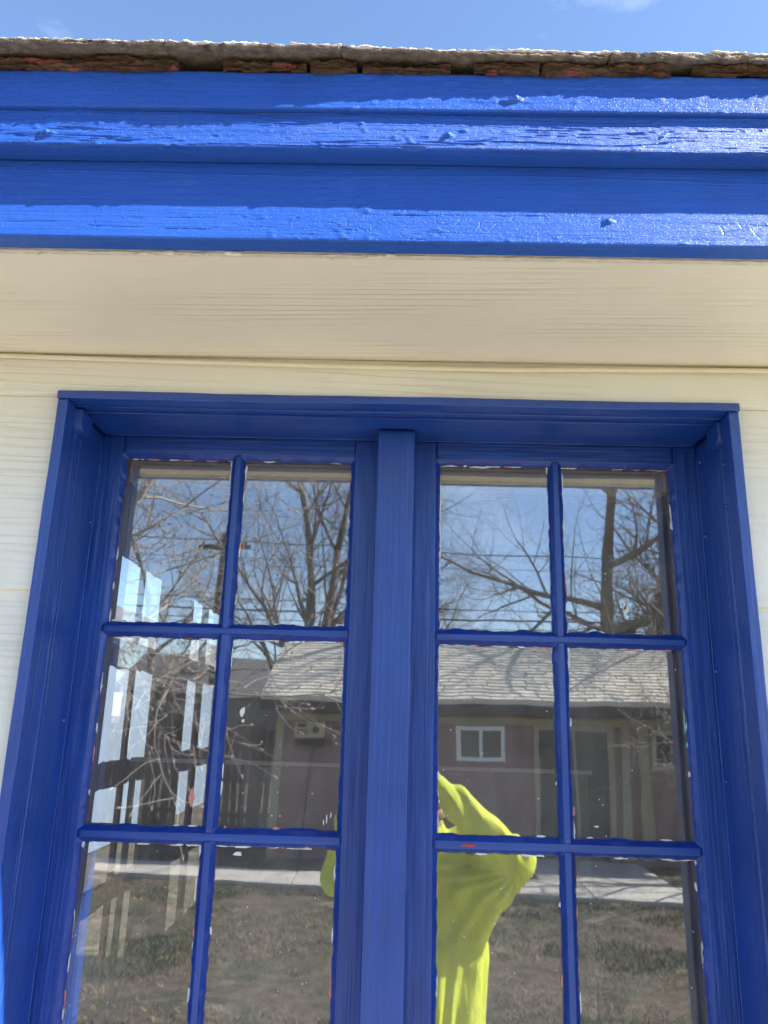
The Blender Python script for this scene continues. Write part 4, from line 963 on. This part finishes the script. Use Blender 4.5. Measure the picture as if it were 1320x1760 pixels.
# ================================================================== PERSON TAKING THE PICTURE (seen mirrored between the panes)
def surface_nets(F, org, h_):
    nx, ny, nz = F.shape; ins = F < 0
    c = [(i, j, k_) for i in (0, 1) for j in (0, 1) for k_ in (0, 1)]
    cs = np.stack([ins[i:nx - 1 + i, j:ny - 1 + j, k_:nz - 1 + k_] for i, j, k_ in c], 0); sm = cs.sum(0)
    act = (sm > 0) & (sm < 8); idx = -np.ones(act.shape, int); ids = np.argwhere(act); idx[act] = np.arange(len(ids))
    vals = np.stack([F[ids[:, 0] + i, ids[:, 1] + j, ids[:, 2] + k_] for i, j, k_ in c], 1); pos = np.array(c, float)
    acc = np.zeros((len(ids), 3)); w = np.zeros(len(ids))
    for a in range(8):
        for b_ in range(a + 1, 8):
            if abs(pos[a] - pos[b_]).sum() != 1: continue
            m_ = (vals[:, a] < 0) != (vals[:, b_] < 0); t = vals[:, a] / (vals[:, a] - vals[:, b_] + 1e-12)
            p = pos[a] + (pos[b_] - pos[a]) * t[:, None]; acc[m_] += p[m_]; w[m_] += 1
    V = (ids + acc / w[:, None]) * h_ + np.array(org); faces = []
    for ax in range(3):
        e = [0, 0, 0]; e[ax] = 1; A = ins[tuple(slice(0, F.shape[q_] - e[q_]) for q_ in range(3))]; B = ins[tuple(slice(e[q_], None) for q_ in range(3))]
        o1, o2 = [q_ for q_ in range(3) if q_ != ax]
        for sgn in (0, 1):
            ed = np.argwhere((A & ~B) if sgn == 0 else (~A & B))
            ed = ed[(ed[:, o1] > 0) & (ed[:, o2] > 0) & (ed[:, o1] < F.shape[o1] - 1) & (ed[:, o2] < F.shape[o2] - 1)]
            def at_(d1, d2):
                k_ = ed.copy(); k_[:, o1] += d1; k_[:, o2] += d2; return idx[k_[:, 0], k_[:, 1], k_[:, 2]]
            f_ = np.stack([at_(-1, -1), at_(0, -1), at_(0, 0), at_(-1, 0)], 1)
            if (sgn == 1) != (ax == 1): f_ = f_[:, ::-1]
            faces.append(f_)
    faces = np.concatenate(faces); return V, faces[(faces >= 0).all(1)]
def sdf_eval(prims, org, dims, h_, k_):
    g_ = [org[q_] + h_ * np.arange(dims[q_]) for q_ in range(3)]
    X, Y, Z_ = np.meshgrid(*g_, indexing='ij'); P = np.stack([X, Y, Z_], -1); F = None
    for (a, b_, ra, rb, *ex) in prims:
        sq = np.array(ex[0]) if ex else np.ones(3)
        a = np.array(a, float); b_ = np.array(b_, float)
        pa = (P - a) / sq; ba = (b_ - a) / sq; bb = (ba ** 2).sum() + 1e-9
        t = np.clip((pa @ ba) / bb, 0, 1)
        d = np.sqrt(((pa - t[..., None] * ba) ** 2).sum(-1)) - (ra + (rb - ra) * t)
        if F is None: F = d
        else:
            hh = np.clip(.5 + .5 * (F - d) / k_, 0, 1); F = F * (1 - hh) + d * hh - k_ * hh * (1 - hh)
    return F, P
def sdf_mesh(prims, h_, k_, fold=None, cut=None):
    pts = np.array([p[i] for p in prims for i in (0, 1)], float); rr = max(max(p[2], p[3]) * (max(p[4]) if len(p) > 4 else 1) for p in prims) + .03
    lo = pts.min(0) - rr; hi = pts.max(0) + rr; dims = np.ceil((hi - lo) / h_).astype(int) + 1
    F, P = sdf_eval(prims, lo, dims, h_, k_)
    if fold is not None: F = F + fold(P)
    if cut is not None: F = np.maximum(F, cut(P))
    return surface_nets(F, lo, h_)
def join_parts(parts):
    V, F, n = [], [], 0
    for v, f_ in parts: V.append(v); F.append(f_ + n); n += len(v)
    return np.concatenate(V), np.concatenate(F)
PX, PY = .14, -.42
def body_pt(x, y, z, yaw=rad(-36)):     # person's own frame -> world (x to the person's right as seen from behind)
    return (PX + x * math.cos(yaw) - y * math.sin(yaw), PY + x * math.sin(yaw) + y * math.cos(yaw), z)
B = body_pt
shR, shL = (.335, -.44, 1.50), (-.055, -.40, 1.50)
elR, elL = (.495, -.20, 1.495), (-.205, -.24, 1.42)
wrR, wrL = (.190, -.055, 1.800), (-.150, -.060, 1.80)
prims = [(B(-.06, 0, 1.0), B(.06, 0, 1.0), .13, .13), (B(-.05, 0, 1.16), B(.05, 0, 1.16), .125, .125), (B(-.085, .0, 1.37), B(.085, .0, 1.37), .125, .125), (shL, shR, .062, .062),
         (B(0, -.01, 1.47), B(0, .035, 1.62), .062, .056), (shR, elR, .058, .046), (elR, wrR, .046, .031), (shL, elL, .058, .046), (elL, wrL, .046, .031)]
for s in (-1, 1):
    prims += [(B(s * .09, 0, .98), B(s * .12, .03, .52), .095, .062), (B(s * .12, .03, .52), B(s * .13, -.01, .09), .060, .040), (B(s * .13, -.03, .055), B(s * .15, .14, .045), .045, .038)]
body_v = [sdf_mesh(prims, .014, .05)]
# head, tipped back to look at the raised phone
hc = np.array(B(-.045, .075, 1.735))
hd = lambda x, y, z: tuple(hc + np.array(B(x, y * .97 - z * .18, 0)) - np.array(B(0, 0, 0)) + np.array([0, 0, z * .97 + y * .18]))
hp = [(hd(0, -.015, .03), hd(0, -.01, .035), .088, .088, (.9, 1.08, 1.05)), (hd(0, .02, -.03), hd(0, .035, -.075), .066, .042), (hd(-.012, .055, -.085), hd(.012, .055, -.085), .024, .024), (hd(0, .088, .02), hd(0, .108, -.018), .011, .015),
      (hd(-.03, .082, .035), hd(.03, .082, .035), .014, .014), (hd(0, -.02, -.05), hd(0, -.03, -.14), .056, .054)]
for s in (-1, 1): hp += [(hd(s * .082, -.01, .02), hd(s * .086, -.018, -.025), .016, .011, (.6, 1, 1)), (hd(s * .045, .055, -.01), hd(s * .035, .06, -.03), .024, .022)]
hp += [(hd(-.02, .088, -.048), hd(.02, .088, -.048), .0075, .0075)]
body_v.append(sdf_mesh(hp, .0055, .016))
# hands: palm, four bent fingers and a thumb closing on the phone's edges
fwd = np.array([RM[0, 2], RM[1, 2], RM[2, 2]]); upv = -np.array([RM[0, 1], RM[1, 1], RM[2, 1]]); rgt = np.array([RM[0, 0], RM[1, 0], RM[2, 0]])
ph0 = np.array([0, 0, H]) - fwd * .0068 - upv * .056 - rgt * .021     # phone centre
def PH(a, b_, c): return ph0 + rgt * a + upv * b_ + fwd * c
def hand(wr, s):
    w = np.array(wr); kn = []
    ed = .036 * s
    palm_c = PH(ed + s * .045, -.045, -.018)
    hp_ = [(tuple(w), tuple(w + (palm_c - w) * .55), .027, .026), (tuple(w + (palm_c - w) * .55), tuple(palm_c), .026, .021)]
    tips = [.030, .008, -.014, -.034]
    for i, t in enumerate(tips):
        k0 = palm_c + upv * (.026 - .017 * i) + rgt * (-s * .004); k1 = PH(ed + s * .022, t + .002, .014 - .002 * i); k2 = PH(ed + s * .0075, t, .0085); k3 = PH(ed - s * .006, t, .0125) if i else PH(ed + s * .0055, t, .004)
        hp_ += [(tuple(k0), tuple(k1), .0105, .009), (tuple(k1), tuple(k2), .0088, .0080), (tuple(k2), tuple(k3), .0078, .0070)]
    t0 = palm_c - upv * .012 - fwd * .012; t1 = PH(ed + s * .020, -.020, -.026); t2 = PH(ed - s * .010, .002, -.0155)
    hp_ += [(tuple(t0), tuple(t1), .0135, .011), (tuple(t1), tuple(t2), .0105, .0085)]
    return sdf_mesh(hp_, .0042, .006)
body_v.append(hand(wrR, 1)); body_v.append(hand(wrL, -1))
def np_mesh(name, V, F, mat, parent=None):
    me = bpy.data.meshes.new(name); me.from_pydata(V.tolist(), [], F.tolist()); me.update()
    return link_mesh(name, me, mat, parent, True)
M_SKIN = plain('bare_skin', (0.48, 0.27, 0.19), 0.5, 0, 0.08, 14, 0.05)  # one skin tone with slight random variation
V, F = join_parts(body_v)
person = np_mesh('person', V, F, M_SKIN); tag(person, 'person in a baggy bright yellow-green long-sleeved shirt raising a phone with both hands', 'person')
# shirt: loose, with folds hanging from the raised elbows
def folds(P):
    x, y, z = P[..., 0], P[..., 1], P[..., 2]
    u = x - PX; a = np.arctan2(y - PY, u)
    body = np.clip((1.50 - z) / .3, 0, 1)
    tri = lambda q_: 2 * np.abs((q_ / 6.2832) % 1 - .5)
    f_ = .016 * body * (tri(a * 15 + 6.0 * vnoise(z * 2.2, a * 1.2) + z * 2.0) - .5) * np.clip((1.22 - z) / .15, 0, 1)
    f_ = f_ + .016 * (tri((x * .75 + z * .66) * 75 + 7 * vnoise(x * 9, z * 9)) - .5) * np.clip((z - 1.47) / .1, 0, 1)
    ang = np.arctan2(z - 1.50, x - .52); f_ = f_ + .014 * (tri(ang * 26 + 5 * vnoise(x * 8, z * 8)) - .5) * np.clip((1.5 - z) / .05, 0, 1) * np.clip((z - 1.12) / .08, 0, 1)
    return f_ + .010 * fbm(x * 9 + y * 5, z * 6, 2)
np_ = lambda p, dx, dz: (p[0] + dx, p[1], p[2] + dz)
mid = lambda p, q_, t: tuple(np.array(p) * (1 - t) + np.array(q_) * t)
sp_ = [(B(s * .105, .02, .76), B(s * .10, .05, 1.10), .168, .165) for s in (-1, 0, 1)] + [(B(s * .10, .04, 1.10), (PX + s * .105, -.43, 1.42), .160, .138) for s in (-1, 0, 1)]
sp_ += [(shL, shR, .090, .090), (B(0, 0, 1.5), B(0, .02, 1.57), .085, .078), (shR, elR, .090, .090), (elR, mid(elR, wrR, .80), .090, .062), (mid(elR, wrR, .80), mid(elR, wrR, 1.02), .050, .042),
        (shL, elL, .090, .075), (elL, wrL, .070, .042)]
for t in range(6):      # sleeve cloth hanging as a sheet from the raised elbow to the flank, facing the house
    sp_.append((np_(elR, .004 - .012 * t, -.040 - .012 * t), (.28 + .017 * t, -.295 - .008 * t, 1.38 - .044 * t), .048, .042))
def hem(P):
    return np.maximum(.80 + .012 * np.sin(P[..., 0] * 22) - P[..., 2], -(np.linalg.norm(P - np.array(B(-.02, .05, 1.66)), axis=-1) - .078))
V, F = sdf_mesh(sp_, .0082, .035, folds, hem)
def shirt_mat():
    m, N, L, b = nodes_of('yellow_green_shirt')
    n = noise(N, L, coord(N, L, (1, 1, .5)), 5.0, 6, 0.65, 0.6); c = ramp(N, L, n, [(0.30, (0.50, 0.56, 0.03)), (0.5, (0.64, 0.72, 0.05)), (0.75, (0.68, 0.76, 0.08))])
    d = noise(N, L, coord(N, L, (1, 1, 1)), 24.0, 3, 0.6); dr_ = ramp(N, L, d, [(0.66, (0, 0, 0)), (0.74, (.6, .6, .6))]); c = mixc(N, L, dr_, c, (0.30, 0.24, 0.05))
    L.new(c, b.inputs['Base Color']); b.inputs['Roughness'].default_value = 0.85
    f_ = noise(N, L, coord(N, L, (16, 16, 5)), 1.0, 4, 0.55, 1.2); L.new(bump(N, L, f_, 0.8, 0.012), b.inputs['Normal']); return m
np_mesh('shirt', V, F, shirt_mat(), person)
tp = []
for s in (-1, 1): tp += [(B(s * .08, 0, .94), B(s * .115, .03, .52), .125, .088), (B(s * .115, .03, .52), B(s * .13, .0, .13), .088, .075)]
tp += [(B(-.06, 0, 1.0), B(.06, 0, 1.0), .142, .142)]
V, F = sdf_mesh(tp, .012, .03, lambda P: .006 * fbm(P[..., 0] * 12, P[..., 2] * 14, 2))
np_mesh('trousers', V, F, plain('dark_work_trousers', (0.035, 0.038, 0.045), 0.9), person)
for s in (-1, 1):
    V, F = sdf_mesh([(B(s * .13, -.05, .06), B(s * .15, .15, .048), .058, .050), (B(s * .13, -.03, .06), B(s * .13, -.02, .17), .056, .058)], .009, .03, None, lambda P: .004 - P[..., 2])
    np_mesh('boot', V, F, plain('tan_boot_leather', (0.16, 0.09, 0.045), 0.7), person)
V, F = sdf_mesh([(hd(0, -.03, .055), hd(0, -.02, .06), .090, .090, (.93, 1.06, 1.0)), (hd(0, -.07, .0), hd(0, -.075, -.05), .055, .045)], .007, .02, lambda P: .004 * fbm(P[..., 0] * 60, P[..., 2] * 60, 2), lambda P: (P - np.array(hd(0, 0, .03))) @ (np.array(hd(0, 1, -.55)) - np.array(hd(0, 0, 0))) - .035)
np_mesh('hair', V, F, plain('dark_brown_hair', (0.035, 0.022, 0.015), 0.6, 0, 0.3, 120, 0.5), person)
for s in (-1, 1):
    q = MB(); c0 = np.array(hd(s * .031, .083, .012)); f_ = np.array(hd(0, 1, 0)) - np.array(hd(0, 0, 0)); q.tube([tuple(c0 + f_ * t) for t in (-.008, .0, .005, .0075)], [.009, .011, .008, .002], 10); q.build('eye', plain('eye_white', (0.7, 0.68, 0.65), 0.2), person, smooth=True)
    q = MB(); q.tube([tuple(c0 + f_ * t) for t in (.0066, .0085)], [.0052, .003], 8); q.build('iris', plain('brown_iris', (0.06, 0.03, 0.015), 0.2), person)
    q = MB(); q.tube([hd(s * .014, .097, .036), hd(s * .032, .096, .042), hd(s * .05, .085, .036)], [.003, .004, .002], 6); q.build('eyebrow', MATS['dark_brown_hair'], person)
q = MB(); q.tube([hd(-.022, .089, -.048), hd(0, .0965, -.047), hd(.022, .089, -.048)], [.002, .0045, .002], 6); q.build('lips', plain('lip_skin', (0.40, 0.16, 0.13), 0.4), person, smooth=True)
# the phone itself: the picture is taken from its lens
phone = empty('phone', tuple(ph0)); phone.rotation_euler = cm.to_3x3().to_euler(); tag(phone, 'dark phone held up in both hands, lens towards the window', 'phone')
M_PHONE = plain('phone_body', (0.03, 0.03, 0.035), 0.25)
q = MB(); q.box(-.0357, .0357, -.0735, .0735, -.0035, .0035); q.build('body', M_PHONE, phone, .0025)
q = MB(); q.box(-.034, .034, -.071, .071, .0036, .0042); q.build('screen', plain('phone_screen', (0.01, 0.01, 0.012), 0.1), phone)
q = MB(); q.box(.004, .034, .035, .068, -.0052, -.0036); lm = q.build('camera_plate', M_PHONE, phone)
for a, b_ in ((.012, .046), (.027, .043)):
    q = MB(); q.tube([(a, b_, -.0053), (a, b_, -.0062)], [.006, .006], 12); q.build('lens', MATS['phone_screen'], lm)
